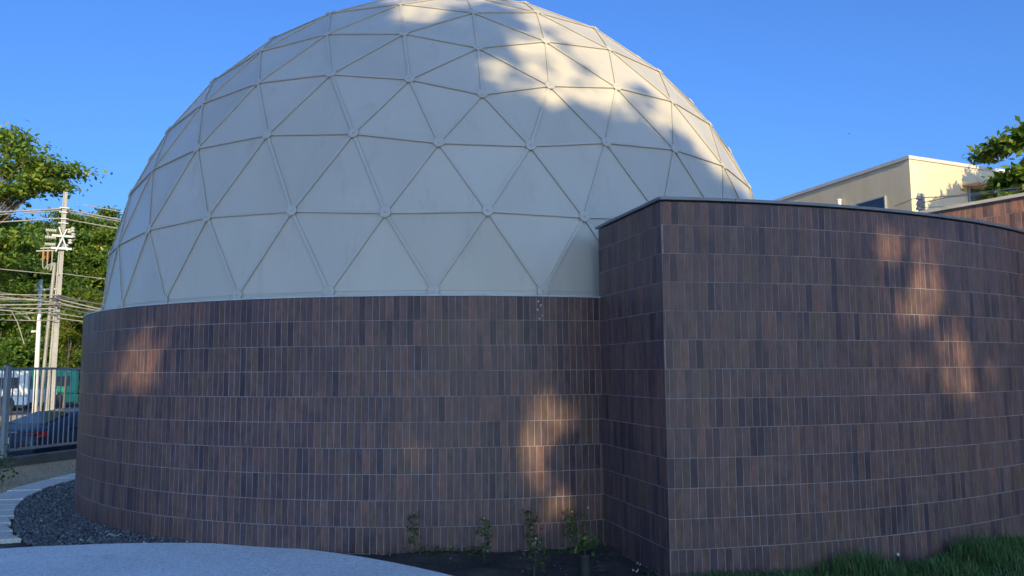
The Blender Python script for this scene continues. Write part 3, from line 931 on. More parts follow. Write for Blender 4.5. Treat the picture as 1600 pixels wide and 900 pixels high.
bg_tree(18, 345, 84, 6.0, 'dark broad tree behind the white bus', M_LEAFD, 1)
bg_tree(80, 318, 88, 5.5, 'dark broad tree behind the concrete utility pole', M_LEAFD, 2)
bg_tree(128, 312, 92, 5.0, 'tall ragged topped tree beyond the green bus', M_LEAF, 3)
bg_tree(180, 318, 88, 5.5, 'broad tree partly hidden by the dome, beyond the green bus', M_LEAF, 4)
bg_tree(-45, 350, 86, 6.0, 'broad dark tree beside the white bus, mostly behind the spreading tree', M_LEAFD, 5)
# understorey that closes the gap between crowns and buses
for i, (px, ty, dist, rx, lab) in enumerate([(5, 470, 79, 4.2, 'low dark bushy tree just behind the white bus'), (62, 455, 81, 4.4, 'low dark bushy tree behind the slim lamp pole'),
                                            (112, 440, 80, 4.2, 'low bushy tree behind the green bus roof'), (165, 450, 82, 4.5, 'low bushy tree hidden largely by the round wall')]):
    tp = at_dist(px, ty, dist); hh = tp[2] - STREET
    tree('bushy_tree', lab, (tp[0], tp[1], STREET), hh, (tp[0], tp[1], STREET + hh * .5), (rx, rx * .7, hh * .46), .2, 34, 260, .42, M_LEAFD, 'bushy trees behind the buses', clump_r=1.4, flat=.6, inner=.0, tilt=.8)
tp = at_dist(108, 462, 46); hh = tp[2] - STREET
tree('young_tree', 'small bright yellow green tree beside the round wall, in front of the green bus', (tp[0], tp[1], STREET), hh, (tp[0] + .2, tp[1], STREET + hh * .74), (.85, .8, hh * .27), .07, 24, 90, .24, M_LEAFB, clump_r=.42, flat=.6, inner=.1)
tp = at_dist(145, 440, 47); hh = tp[2] - STREET
tree('young_tree', 'small bright leafy tree touching the edge of the dome in view', (tp[0], tp[1], STREET), hh, (tp[0], tp[1], STREET + hh * .74), (1.0, .9, hh * .27), .08, 22, 90, .24, M_LEAFB, clump_r=.45, flat=.6, inner=.1)

# --- far-off wood that closes the horizon
nw = 26000
az_ = RNG.uniform(R(-100), R(100), nw); rr_ = RNG.uniform(170, 230, nw)
hp = 9 + 4 * np.sin(az_ * 23) + 3 * np.sin(az_ * 57 + 1) + 2 * np.sin(az_ * 131)
wv = np.stack([rr_ * np.sin(az_), rr_ * np.cos(az_), STREET + np.abs(RNG.uniform(0, 1, nw)) ** .7 * hp], 1)
tag(new_obj('far_woods', leaf_mesh('far_woods', wv, 3.2, M_LEAFD, .9, .8)), kind='stuff')
# --- tree beside the cream building
ex = [at_dist(px_, py_, 19.4 + .01 * (1600 - px_)) for px_, py_ in ((1542, 243), (1552, 236), (1562, 230), (1574, 226), (1586, 222), (1598, 216), (1608, 208), (1612, 222), (1604, 198), (1598, 270), (1584, 276), (1572, 284), (1560, 288), (1590, 290), (1604, 286), (1578, 298), (1596, 302), (1562, 306), (1548, 312), (1582, 312), (1606, 310), (1610, 266), (1620, 240), (1622, 280), (1618, 300))]
ex += [on_face(px, py, u2, n2) + S * t_ for px, py, t_ in ((1464, 322, 4.6), (1480, 314, 5.0), (1500, 320, 4.8), (1500, 300, 5.2), (1516, 292, 5.0), (1526, 282, 5.4), (1535, 300, 5.0), (1545, 272, 5.2), (1515, 330, 4.8), (1475, 330, 4.5), (1550, 290, 5.5), (1540, 315, 5), (1490, 332, 5), (1530, 325, 5.2), (1510, 308, 4.6))]
_k = 0
while _k < 34:
    fx_, fy_ = RNG.uniform(1455, 1560), RNG.uniform(262, 338)
    if fy_ < 318 - (fx_ - 1455) * .72 + 4 * math.sin(fx_ * .35): continue
    ex.append(on_face(fx_, fy_, u2, n2) + S * RNG.uniform(4.2, 6.0)); _k += 1
tree('leafy_tree', 'leafy green tree reaching over the cream building beside the upper wall', (15.6, 15.4, 0), 9.5, (15.8, 15.4, 6.9), (2.3, 2.4, 2.2), .22, 44, 110, .19, M_LEAF, clump_r=.32, flat=.5, inner=.25, extra=ex, tilt=.8)

# --- shade trees behind the viewer: their crowns shade the whole forecourt, with gaps that let sun flecks through
LITPOLY = [
    [(1200, 320), (1172, 298), (1150, 281), (1125, 258), (1100, 236), (1075, 212), (1050, 197), (1030, 182), (1015, 163), (985, 152), (958, 138), (925, 118), (905, 98), (893, 80), (885, 58), (848, 66), (842, 110), (833, 98), (820, 72), (806, 58), (796, 40),
     (782, 28), (806, 22), (836, 30), (846, 22), (828, 10), (800, 3), (760, -4), (700, -2), (640, 4), (560, -40), (1200, -120), (1500, 250)],
]
ELL = [  # cx, cy, rx, ry, rotation(deg), transmittance   (sun flecks, photo pixels)
    (660, 15, 34, 8, 0, .8), (640, 30, 26, 8, -10, .2), (772, 106, 15, 11, 0, .55), (805, 128, 24, 14, 30, .25),
    (868, 135, 24, 28, 0, .75), (945, 155, 44, 13, 24, .7), (880, 112, 30, 14, 20, .7), (852, 92, 24, 22, 0, .8), (925, 132, 30, 14, 20, .6), (968, 170, 20, 9, 25, .4),
    (222, 562, 18, 34, 8, .95), (212, 590, 14, 24, 0, .8), (240, 528, 15, 20, 35, .45), (182, 568, 13, 22, 15, .4), (172, 592, 12, 16, 0, .5), (252, 598, 16, 18, 0, .3),
    (846, 640, 22, 22, 0, .9), (868, 655, 26, 16, 15, .8), (838, 672, 22, 24, 0, .75), (832, 700, 17, 26, 0, .85), (832, 728, 17, 16, 0, .3), (838, 762, 13, 26, 0, .45), (873, 786, 9, 24, -8, .8), (848, 805, 9, 16, 0, .3), (645, 720, 16, 20, 0, .2),
    (1384, 390, 18, 26, 0, .75), (1392, 358, 16, 12, 0, .3), (1452, 392, 22, 22, 0, .4), (1448, 432, 15, 30, -10, .9), (1446, 470, 20, 24, 0, .9), (1388, 470, 24, 20, 0, .35), (1402, 510, 18, 20, 0, .3), (1492, 548, 18, 28, -12, .8), (1497, 596, 20, 24, 0, .8), (1545, 585, 28, 18, 0, .35), (1425, 582, 14, 32, 0, .45), (1480, 510, 24, 18, 0, .3),
]
DARK = [(922, 108, 30, 9, 30, .5), (850, 46, 34, 7, 8, .35), (1000, 152, 22, 9, 35, .15), (760, 12, 55, 6, 4, .15), (895, 160, 16, 6, 10, .5)]
LAI = 6.0
EL = np.array(ELL)
def in_poly_np(P, x, y):
    r = np.zeros(len(x), bool); n = len(P)
    for i in range(n):
        x0, y0 = P[i]; x1, y1 = P[(i + 1) % n]
        c = ((y0 > y) != (y1 > y)) & (x < (x1 - x0) * (y - y0) / (y1 - y0 + 1e-12) + x0); r ^= c
    return r
SEG = [(CREASE, CORNER)] + [(fc[i], fc[min(i + 6, len(fc) - 1)]) for i in range(0, len(fc) - 1, 6)]
def sun_hit(P):
    """where a ray from P along the sun's light first meets dome, walls or ground"""
    D = -S; n = len(P); T = np.full(n, 1e9)
    C3 = np.array([DC[0], DC[1], DZ]); oc = P - C3
    b = oc @ D; c = (oc * oc).sum(1) - RD * RD; disc = b * b - c
    t = np.where(disc > 0, -b - np.sqrt(np.maximum(disc, 0)), 1e9); z = P[:, 2] + D[2] * t
    T = np.where((disc > 0) & (t > 0) & (z > DRUM_TOP), np.minimum(T, t), T)
    a2 = D[0] ** 2 + D[1] ** 2; o2 = P[:, :2] - DC; b = (o2 @ D[:2]) / a2; c = ((o2 * o2).sum(1) - RW * RW) / a2; disc = b * b - c
    t = np.where(disc > 0, -b - np.sqrt(np.maximum(disc, 0)), 1e9); z = P[:, 2] + D[2] * t
    T = np.where((disc > 0) & (t > 0) & (z > 0) & (z < DRUM_TOP), np.minimum(T, t), T)
    for a, bb in SEG:
        e = bb - a; den = D[0] * e[1] - D[1] * e[0]
        w = a - P[:, :2]; t = (w[:, 0] * e[1] - w[:, 1] * e[0]) / den; s_ = (w[:, 0] * D[1] - w[:, 1] * D[0]) / den
        z = P[:, 2] + D[2] * t
        T = np.where((s_ >= 0) & (s_ <= 1) & (t > 0) & (z > 0) & (z < ANX_TOP), np.minimum(T, t), T)
    up_ = np.zeros(n, bool)
    e = w2a - w2b; den = D[0] * e[1] - D[1] * e[0]; w = w2b - P[:, :2]
    t = (w[:, 0] * e[1] - w[:, 1] * e[0]) / den; s_ = (w[:, 0] * D[1] - w[:, 1] * D[0]) / den; z = P[:, 2] + D[2] * t
    up_ = (s_ >= 0) & (s_ <= 1) & (t > 0) & (t < T) & (z > 3.0) & (z < w2_top + .2)
    t = -P[:, 2] / D[2]; T = np.where((t > 0), np.minimum(T, t), T)
    return P + D * T[:, None], up_
def shade_cull(P):
    H, up_ = sun_hit(P); u, v = project(H)
    wob = np.sin(u * .045 + v * .03) * 5 + np.sin(u * .11 - v * .09 + 1.3) * 4
    uf = u + RNG.normal(0, 9, len(u)) + wob; vf = v + RNG.normal(0, 9, len(v)) - wob * .7
    Tt = np.where(up_, 1.0, 0.0)
    for poly in LITPOLY: Tt = np.maximum(Tt, np.where(in_poly_np(poly, uf + 13, vf - 15) & (H[:, 2] > DRUM_TOP - .01), 1.0, 0))
    for cx, cy, rx, ry, ro, tr in ELL:
        c, s_ = math.cos(R(ro)), math.sin(R(ro)); dx, dy = u - cx, v - cy
        q = ((dx * c + dy * s_) / (rx + 11)) ** 2 + ((-dx * s_ + dy * c) / (ry + 11)) ** 2
        Tt = np.maximum(Tt, np.where(q < 1.0 + RNG.normal(0, .15, len(q)), tr, 0))
    for cx, cy, rx, ry, ro, tr in DARK:
        c, s_ = math.cos(R(ro)), math.sin(R(ro)); dx, dy = uf - cx, vf - cy
        q = ((dx * c + dy * s_) / rx) ** 2 + ((-dx * s_ + dy * c) / ry) ** 2
        Tt = np.where(q < 1, np.minimum(Tt, tr), Tt)
    keepp = np.where(Tt > .97, 0.0, np.where(Tt > 0, -np.log(np.maximum(Tt, .01)) / LAI, 1.0))
    return RNG.uniform(0, 1, len(P)) < keepp
def shade_tree(label, base, cc, cr, n_leaves):
    base = np.array(base, float); cc = np.array(cc, float); cr = np.array(cr, float)
    t = thing('shade_tree', label, 'tree', base, 'tall shade trees of the forecourt')
    fork = base + np.array([0, 0, 4.2]); topp = cc + np.array([0, 0, cr[2] * .6])
    MB().tube([base - np.array([0, 0, .2]), base + np.array([.03, 0, .5]), base + np.array([.1, .05, 2.2]), fork, (fork + topp) / 2 + np.array([.3, .2, 0]), topp], [.55, .4, .34, .3, .18, .04], 12).build('trunk', M_BARK, t, smooth=True)
    lb = MB()
    for i in range(26):
        u = RNG.normal(size=3); u /= np.linalg.norm(u); c = cc + u * cr * .8; f = RNG.uniform(0, .8); a = fork + (topp - fork) * f
        P = limb_path(a, c, .05); rr = RNG.uniform(.03, .08); lb.tube(P, [rr * (1 - .85 * j / (len(P) - 1)) for j in range(len(P))], 5)
    lb.build('limbs', M_BARK, t, smooth=True)
    n = int(n_leaves * 2.0); U = RNG.uniform(-1, 1, (n, 3)); q = np.linalg.norm(U, axis=1)
    edge = 1 - .10 * (np.sin(U[:, 0] * 9 + U[:, 2] * 5) + np.sin(U[:, 2] * 11 - U[:, 1] * 7)) * .5
    U = U[q < edge]; P = cc + U[:n_leaves] * cr
    P = P[shade_cull(P)]
    new_obj('crown', leaf_mesh('crown', P - base, .25, M_LEAFD, .7, .62), t, base)
    return t
shade_tree('tall shade tree whose crown darkens the round wall and dome', (2.6, -15, 0), (2.6, -14.4, 11.6), (5.4, 4.2, 6.4), 72000)
shade_tree('tall shade tree whose crown darkens the gravel bed and railing', (-3.6, -14.4, 0), (-3.4, -14.0, 10.6), (4.8, 4.0, 5.2), 56000)
shade_tree('tall shade tree whose crown darkens the curved tiled block', (8.8, -14.6, 0), (8.8, -14.2, 10.6), (5.0, 4.2, 5.6), 64000)

# ------------------------------------------------------------------ railing
fen = thing('railing', 'grey metal railing of thin upright bars on the kerb wall', 'fence', (F0[0], F0[1], .17))
def fpt(s, z, o=.13): p = F0 + FU * s + FN * o; return np.array([p[0], p[1], z])
fx = (FU[0], FU[1], 0)
s_post = None
best = 1e9
for i in range(-400, 400):
    s_ = i * .02; u, v = project(np.array([fpt(s_, .5)]))
    if abs(u[0] - 6) < best: best = abs(u[0] - 6); s_post = s_
panel_len = 2.6
for k_ in range(-2, 5):
    sp = s_post + k_ * panel_len
    c = fpt(sp, .17 + .82)
    MB().box(c, (.09, .09, 1.64), ax=fx).build('post', M_FENCE, fen, base=fpt(sp, .17), bevel=.006)
    MB().box(fpt(sp, 1.835), (.11, .11, .012), ax=fx).build('post_cap', M_FENCE, fen)
    for z in (.30, 1.77):
        MB().box(fpt(sp + panel_len / 2, z), (panel_len - .09, .035, .045), ax=fx).build('rail', M_FENCE, fen, base=fpt(sp + panel_len / 2, z))
    nb = 22
    for i in range(1, nb):
        s_ = sp + panel_len * i / nb
        MB().box(fpt(s_, (.3225 + 1.7475) / 2), (.016, .016, 1.425), ax=fx).build('bar', M_FENCE, fen, base=fpt(s_, .32))

# ------------------------------------------------------------------ parked car (rear and right side face the railing)
def car():
    fwd = np.array([FU[0], FU[1], 0]); left = np.array([-FU[1], FU[0], 0])
    # rear right corner seen at about px 60
    rc = None; best = 1e9
    for i in range(-300, 300):
        s_ = i * .02; p = fpt(s_, 0, 1.15); u, v = project(np.array([p]))
        if abs(u[0] - 60) < best: best = abs(u[0] - 60); rc = p
    org = rc + fwd * 2.05 + left * .86; org[2] = KERBSIDE
    t = thing('parked_car', 'dark blue car with red tail light parked beyond the railing', 'car', org)
    W = lambda p: org + fwd * p[0] + left * p[1] + np.array([0, 0, p[2] if p[2] < .9 else .9 + (p[2] - .9) * .8])
    st = [  # x, half width, sill z, shoulder z, top z, top half width
        (-2.14, .70, .42, .70, .82, .62), (-2.08, .80, .30, .78, .97, .66), (-1.85, .85, .26, .84, 1.05, .66), (-1.55, .87, .25, .88, 1.14, .62), (-1.0, .88, .24, .92, 1.36, .56),
        (-.5, .88, .24, .92, 1.45, .55), (0, .88, .24, .92, 1.47, .55), (.45, .88, .24, .91, 1.42, .55), (.9, .88, .24, .90, 1.17, .60), (1.15, .87, .25, .89, 1.0, .68), (1.6, .85, .26, .84, .92, .64), (2.0, .76, .30, .74, .80, .55), (2.12, .6, .36, .62, .68, .45)]
    V = []; n = 12
    for x, hw, sz, sh, tz, tw in st:
        half = [(hw * .82, sz), (hw * .98, sz + .08), (hw, (sz + sh) / 2), (hw * .975, sh), (tw, tz - .05), (tw * .62, tz)]
        ring = half + [(-y, z) for y, z in half[::-1]]
        V += [W((x, y, z)) for y, z in ring]
    F = []
    for i in range(len(st) - 1):
        for k_ in range(n):
            k2 = (k_ + 1) % n; F.append((i * n + k_, i * n + k2, (i + 1) * n + k2, (i + 1) * n + k_))
    F += [tuple(range(n - 1, -1, -1)), tuple((len(st) - 1) * n + k_ for k_ in range(n))]
    F = [f[::-1] for f in F]
    MB().add(V, F).build('body', M_CARPAINT, t, smooth=True, subsurf=2)
    def patch(name, pts, mat, th=.012, par=t):
        P = [W(p) for p in pts]; nr = np.cross(P[1] - P[0], P[2] - P[0]); nr /= np.linalg.norm(nr)
        k_ = len(P); V = [p + nr * th for p in P] + [p - nr * th for p in P]
        F = [tuple(range(k_)), tuple(range(2 * k_ - 1, k_ - 1, -1))] + [(i, k_ + i, k_ + (i + 1) % k_, (i + 1) % k_) for i in range(k_)]
        return MB().add(V, F).build(name, mat, par)
    patch('rear_window', [(-1.62, -.52, 1.105), (-1.62, .52, 1.105), (-.88, .46, 1.375), (-.88, -.46, 1.375)][::-1], M_GLASS)
    for s_ in (-1, 1):
        patch('side_window', [(-1.25, s_ * .80, .97), (-.12, s_ * .80, .97), (-.12, s_ * .62, 1.37), (-.75, s_ * .62, 1.35)], M_GLASS, .02)
        patch('side_window', [(-.05, s_ * .80, .97), (.85, s_ * .79, .96), (.42, s_ * .62, 1.35), (-.05, s_ * .62, 1.37)], M_GLASS, .02)
        tlp = [(-2.07, s_ * .44, .80), (-2.0, s_ * .83, .82), (-1.86, s_ * .868, .84), (-1.88, s_ * .86, .93), (-2.0, s_ * .81, .935), (-2.075, s_ * .44, .90)]
        # tail light as a small wraparound prism
        mb = MB(); P = [W(p) for p in tlp]; ctr = sum(P) / 6
        V = [p + (p - ctr) * .02 + (-fwd) * .012 - left * s_ * .012 for p in P] + [p + fwd * .03 for p in P]
        mb.add(V, [(0, 1, 2, 3), (0, 3, 4, 5), (9, 8, 7, 6), (11, 10, 9, 6)] + [(i, 6 + i, 6 + (i + 1) % 6, (i + 1) % 6) for i in range(6)])
        mb.build('tail_light', M_TAIL, t)
        # mirror
        mb = MB().box(W((.62, s_ * .97, 1.02)), (.10, .18, .13), ax=fwd); mb.build('mirror', M_CARPAINT, t, bevel=.02)
        for x in (-1.32, 1.32):
            wh = bpy.data.objects.new('wheel', None); COL.objects.link(wh); wh.parent = t; cpos = W((x, s_ * .80, .31)); wh.location = Vector([float(q) for q in cpos]) - wloc(t)
            def rotm(q): return cpos + fwd * q[0] + left * q[1] + np.array([0, 0, q[2]])
            MB().lathe((0, 0, 0), [(.20, -.09), (.30, -.095), (.315, -.06), (.315, .06), (.30, .095), (.20, .09)], 24, 'y').xform(rotm).build('tyre', M_RUBBER, wh, smooth=True)
            rm = MB().lathe((0, s_ * .05, 0), [(.20, -.03), (.205, .02), (.19, .03), (.06, .02), (.05, .035), (.02, .04)] if s_ > 0 else [(.02, -.04), (.05, -.035), (.06, -.02), (.19, -.03), (.205, -.02), (.20, .03)], 24, 'y')
            rm.xform(rotm).build('rim', M_ALLOY, wh)
    MB().box(W((-2.155, 0, .40)), (.06, 1.30, .16), ax=fwd).build('bumper', M_BLACKP, t, bevel=.02)
    MB().box(W((-2.15, 0, .76)), (.02, .42, .13), ax=fwd).build('number_plate', M_PLATE, t)
    MB().box(W((-2.09, 0, .93)), (.03, .70, .03), ax=fwd).build('trunk_trim', M_ALLOY, t)
car()

# ------------------------------------------------------------------ buses on the far road
def bus(name, label, px_right, dist, length, height, body_mat, low_mat, rotd):
    o_ = at_dist(px_right, 620, dist); org = np.array([o_[0], o_[1], STREET + .02])
    a = math.atan2(VW[1], VW[0]) + R(rotd); f = np.array([-math.cos(a), -math.sin(a), 0]); w = np.array([math.sin(a), -math.cos(a), 0])  # f runs away from the right end, w towards the viewer
    if w[:2] @ (-org[:2]) < 0: w = -w
    cx = org + f * length / 2
    t = thing(name, label, 'bus', cx)
    W = lambda x, y, z: org + f * x + w * y + np.array([0, 0, z])
    up = height
    MB().box(W(length / 2, -1.2, (.95 + up) / 2 + .0), (length, 2.4, up - .95 - .0), ax=f).build('body', body_mat, t, bevel=.14)
    MB().box(W(length / 2, -1.2, (.36 + .955) / 2), (length - .02, 2.38, .59), ax=f).build('lower_body', low_mat, t, bevel=.08)
    MB().box(W(length / 2, -1.2, .30), (length - .3, 2.2, .16), ax=f).build('chassis', M_BLACKP, t)
    x = .55
    while x < length - .9:
        MB().box(W(x + .6, .006, up - .82), (1.12, .03, .74), ax=f).build('window', M_BGLASS, t, bevel=.01); x += 1.24
    MB().box(W(-.012, -1.2, up - .85), (.03, 2.0, .85), ax=f).build('end_window', M_BGLASS, t)
    for x in (1.35, length - 1.9):
        for y in (-.16, -2.24):
            wh = bpy.data.objects.new('wheel', None); COL.objects.link(wh); wh.parent = t; cpos = W(x, y, .46); wh.location = Vector([float(q) for q in cpos]) - wloc(t)
            def rotm(q): return cpos + f * q[0] + w * q[1] + np.array([0, 0, q[2]])
            s_ = 1 if y > -1 else -1
            MB().lathe((0, 0, 0), [(.28, -.14), (.44, -.14), (.46, -.10), (.46, .10), (.44, .14), (.28, .14)], 20, 'y').xform(rotm).build('tyre', M_RUBBER, wh, smooth=True)
            MB().lathe((0, .06 * s_, 0), [(.27, -.05), (.28, .05), (.1, .06), (.08, .09)], 20, 'y').xform(rotm).build('rim', M_ALLOY, wh)
        MB().lathe(tuple(np.zeros(3)), [(.58, -.02), (.58, .02), (.5, .021)], 20, 'y').xform(lambda q: W(x, .0, .46) + f * q[0] + w * q[1] * .6 + np.array([0, 0, q[2]])).build('wheel_arch', M_BLACKP, t)
    for y in (-.25, -2.15):
        MB().box(W(-.015, y, .8), (.04, .22, .16), ax=f).build('lamp', M_TAIL, t)
    return t, W
t1, W1 = bus('city_bus', 'green and white bus on the road behind the utility pole', 122, 68.5, 10.5, 2.75, M_BUSG, M_BUSW, 4)
for (x0, x1, z0, z1) in ((0.0, 1.0, .36, .97),):
    MB().box(W1((x0 + x1) / 2, .004, (z0 + z1) / 2), (x1 - x0, .03, z1 - z0), ax=(W1(0, 0, 0) - W1(1, 0, 0))).build('green_corner', M_BUSG, t1)
MB().box(W1(5.6, .003, 1.16), (8.4, .02, .40), ax=(W1(0, 0, 0) - W1(1, 0, 0))).build('white_band', M_BUSW, t1)
t2, W2 = bus('city_bus', 'white bus with dark windows on the road behind the railing post', 44, 63.5, 9.5, 2.7, M_BUSW, M_BUSW, 4)

# ------------------------------------------------------------------ poles and cables
def upole():
    dist = 31.0
    b = at_dist(74.5, 668, dist); b = np.array([b[0], b[1], STREET]); tp = at_dist(102.5, 300, dist)
    t = thing('utility_pole', 'tall concrete utility pole with fuse switches and many cables', 'utility pole', b)
    H = tp[2] - STREET
    d = b[:2] / np.linalg.norm(b[:2]); fa = np.array([-d[1], d[0], 0]); fa = fa if fa[0] > 0 else -fa       # to the viewer's right
    fb = np.array([-d[0], -d[1], 0])                                                              # towards the viewer
    lean = tp - np.array([b[0], b[1], tp[2]])
    def C(z): q = (z - STREET) / H; return np.array([b[0], b[1], z]) + lean * q
    V = []; F = []
    zs = np.linspace(STREET - .2, tp[2], 9)
    for z in zs:
        q = max(0, (z - STREET) / H); w = .14 * (1 - q) + .064 * q; dp = .14 * (1 - q) + .07 * q
        # I-section: recessed groove on the face
        prof = [(-w, dp), (-w * .55, dp), (-w * .5, dp * .72), (w * .5, dp * .72), (w * .55, dp), (w, dp), (w, -dp), (-w, -dp)]
        for u_, v_ in prof: V.append(C(z) + fa * u_ + fb * v_)
    n = 8
    for i in range(len(zs) - 1):
        for k_ in range(n):
            k2 = (k_ + 1) % n; F.append((i * n + k_, i * n + k2, (i + 1) * n + k2, (i + 1) * n + k_))
    F += [tuple(range(n - 1, -1, -1)), tuple((len(zs) - 1) * n + k_ for k_ in range(n))]
    MB().add(V, F).build('shaft', M_POLE, t)
    zp = lambda py: at_dist(95, py, dist)[2]
    m = 1231 / dist
    # clamps and braces
    zc = zp(372)
    mb = MB()
    mb.box(C(zc + .05) + fb * .16, (.62, .05, .07), ax=fa); mb.box(C(zc - .38) + fb * .16, (.62, .05, .07), ax=fa)
    mb.tube([C(zc + .35) + fb * .17 - fa * .12, C(zc - .45) + fb * .17 + fa * .18], .03, 6)
    mb.tube([C(zc + .3) + fb * .18 + fa * .12, C(zc - .5) + fb * .18 - fa * .16], .03, 6)
    mb.build('bracket', M_STEEL, t)
    # three ribbed switch insulators on the one side
    for k_ in range(3):
        c0 = C(zc + .22 - .24 * k_) - fa * .18 + fb * .12
        prof = []
        L = .34
        for j in range(6):
            x = j * L / 6; prof += [(.04, x), (.068, x + .012), (.068, x + .028), (.04, x + .04)]
        q = MB().lathe((0, 0, 0), prof, 10, 'z')
        q.xform(lambda p: c0 - fa * p[2] + fb * p[0] + np.array([0, 0, p[1]])).build('insulator', M_PORC, t)
    for k_ in range(2):
        c0 = C(zc - .36 - .10 * k_) - fa * .20 + fb * .12
        MB().tube([c0, c0 - fa * (.42 + .12 * k_) - np.array([0, 0, .06])], .022, 6).build('contact_arm', M_PORC, t)
    for k_, (u0, zz) in enumerate(((.2, .25), (.33, .1), (.25, -.12), (.14, -.3), (.3, .3))):
        c0 = C(zc + zz) + fa * u0 + fb * .1
        MB().lathe(tuple(c0), [(.03, -.09), (.07, -.07), (.07, -.03), (.045, 0), (.07, .03), (.07, .07), (.03, .09)], 10).build('side_insulator', M_PORC, t)
    # drop loops
    for k_ in range(3):
        a = C(zc - .45) - fa * (.52 - .13 * k_) + fb * .12; e = C(zp(412)) - fa * .16 + fb * .12
        mid = a + np.array([0, 0, -.55]) ; low = e - fa * (.22 - .05 * k_) + np.array([0, 0, -.10 - .05 * k_])
        P = catmull([a, mid, (mid + low) / 2 + np.array([0, 0, -.1]), low, e], 5)
        MB().tube(P, .020, 6).build('drop_cable', M_WIRE, t)
        if k_ < 2: MB().tube([a + np.array([0, 0, -.05]), a + np.array([0, 0, -.36])], .035, 8).build('sleeve', M_COPPER, t)
    # conduit down the side
    MB().tube([C(zp(412)) - fa * .16 + fb * .08, C(zp(520)) - fa * .22 + fb * .08, C(STREET) - fa * .30 + fb * .08], .055, 8).build('conduit', M_WIRE, t)
    for py in (325, 332, 342, 349):
        z = zp(py); MB().box(C(z), (.30, .22, .03), ax=fa).build('band', M_STEEL, t)
    return C, fa, fb, zp, dist
PC, PA, PB, PZP, PDIST = upole()
def lamp_pole():
    b = at_dist(55, 632, 52); b[2] = STREET; tp = at_dist(64, 437, 52)
    t = thing('lamp_pole', 'slim white pole with short cross arm standing on the lawn', 'pole', b)
    MB().tube([b - np.array([0, 0, .2]), b + (tp - b) * .5, tp], [.15, .12, .09], 10).build('shaft', M_WHITE, t, smooth=True)
    d = b[:2] / np.linalg.norm(b[:2]); fa = np.array([-d[1], d[0], 0]); fa = fa if fa[0] > 0 else -fa
    q = at_dist(63.5, 452, 52)
    MB().box(q + fa * .2, (1.0, .1, .09), ax=(fa[0], fa[1], .12)).build('cross_arm', M_WHITE, t)
    for k_ in (-.2, .5): MB().lathe(tuple(q + fa * k_ + np.array([0, 0, .05])), [(.05, 0), (.08, .04), (.05, .1), (.08, .14), (.03, .2)], 10).build('insulator', M_PORC, t)
    q = at_dist(58, 518, 52)
    MB().box(q - fa * .12, (.36, .16, .12), ax=fa).build('lamp_box', M_WHITE, t, bevel=.02)
lamp_pole()

def cable(label, pts, r, mat, sag=0, group=None, name='cable'):
    P = []
    for i in range(len(pts) - 1):
        a, b = np.array(pts[i], float), np.array(pts[i + 1], float); k_ = 14; L = np.linalg.norm(b - a)
        for j in range(k_ + (i == len(pts) - 2)):
            t_ = j / k_; p = a + (b - a) * t_; p[2] -= sag * L * 4 * t_ * (1 - t_); P.append(p)
    o = MB().tube(P, r * .8, 6).build(name, mat, base=P[0], smooth=True); tag(o, label, 'cable', group); return o
pL = lambda px, py, d_: at_dist(px, py, d_)
pole_at = lambda py, u=0., v=.12: PC(PZP(py)) + PA * u + PB * v
cable('thick pale cable from the pole top toward the spreading tree', [pole_at(327, -.1), pL(-60, 334, 33)], .036, M_WIRE, .003)
cable('thin cable tied just under the thick one, toward the spreading tree', [pole_at(330, -.1), pL(-60, 338, 33)], .022, M_WIRE, .004)
cable('lower pale cable from the pole toward the spreading tree', [pole_at(342, -.1), pL(-60, 350, 33)], .030, M_WIRE, .003)
cable('thick pale cable from the pole top running behind the dome', [pole_at(328, .1), pL(240, 352, 27)], .036, M_WIRE, .002)
cable('thin cable tied just under the thick one, running behind the dome', [pole_at(331, .1), pL(240, 355, 27)], .022, M_WIRE, .003)
cable('lower pale cable from the pole running behind the dome', [pole_at(343, .1), pL(240, 366, 27)], .030, M_WIRE, .002)
cable('high thin cable crossing behind the pole top toward the dome', [pL(130, 320, 45), pL(240, 340, 45)], .03, M_WIRE, .002)
cable('long thin cable sloping across the dark trees to the pole', [pL(-40, 416, 33), pole_at(430, 0)], .020, M_WIRE, .002)
cable('long thin cable leaving the pole across the tree crowns', [pole_at(428, .1), pL(240, 445, 30)], .016, M_WIRE, .002)
bund = [(448, 470, .03), (460, 462, .022), (464, 468, .035), (470, 471, .022), (477, 476, .03), (482, 492, .022), (486, 480, .025), (499, 501, .022), (456, 474, .02), (480, 466, .02), (492, 488, .018), (474, 484, .03)]
for i, (yl, yp, r) in enumerate(bund):
    cable(('thick' if r > .024 else 'thin') + (' pale' if i % 3 else ' dark') + ' sagging cable in the bundle between pole and spreading tree', [pL(-50, yl + rnd.uniform(-3, 3), 32 + rnd.uniform(-1, 1)), pole_at(yp, 0, .16 + .02 * i)], r, M_WIRE if i % 3 else M_WIRED, .004 + .003 * (i % 4), 'telecom cables at the pole')
for i, (yp, yr, r) in enumerate([(462, 478, .035), (468, 484, .03), (473, 489, .025), (480, 494, .03), (490, 497, .022), (497, 502, .022), (466, 472, .02), (476, 483, .018)]):
    cable(('thick' if r > .024 else 'thin') + (' pale' if i % 3 else ' dark') + ' sagging cable between the pole and the round wall', [pole_at(yp, 0, .16), pL(200, yr + 8, 29 + rnd.uniform(-.6, .6))], r, M_WIRE if i % 3 else M_WIRED, .003 + .002 * (i % 3), 'telecom cables past the pole')
cable('loose cable end hanging down from the telecom bundle', [pL(-5, 484, 31), pL(18, 486, 31), pL(28, 505, 31), pL(34, 525, 31), pL(38, 538, 31)], .022, M_WIRE, 0)
cable('loose cable looping in the telecom bundle', [pL(0, 480, 31.2), pL(30, 488, 31.2), pL(48, 500, 31.2), pL(40, 490, 31.2), pL(75, 470, 31)], .02, M_WIRE, .02)

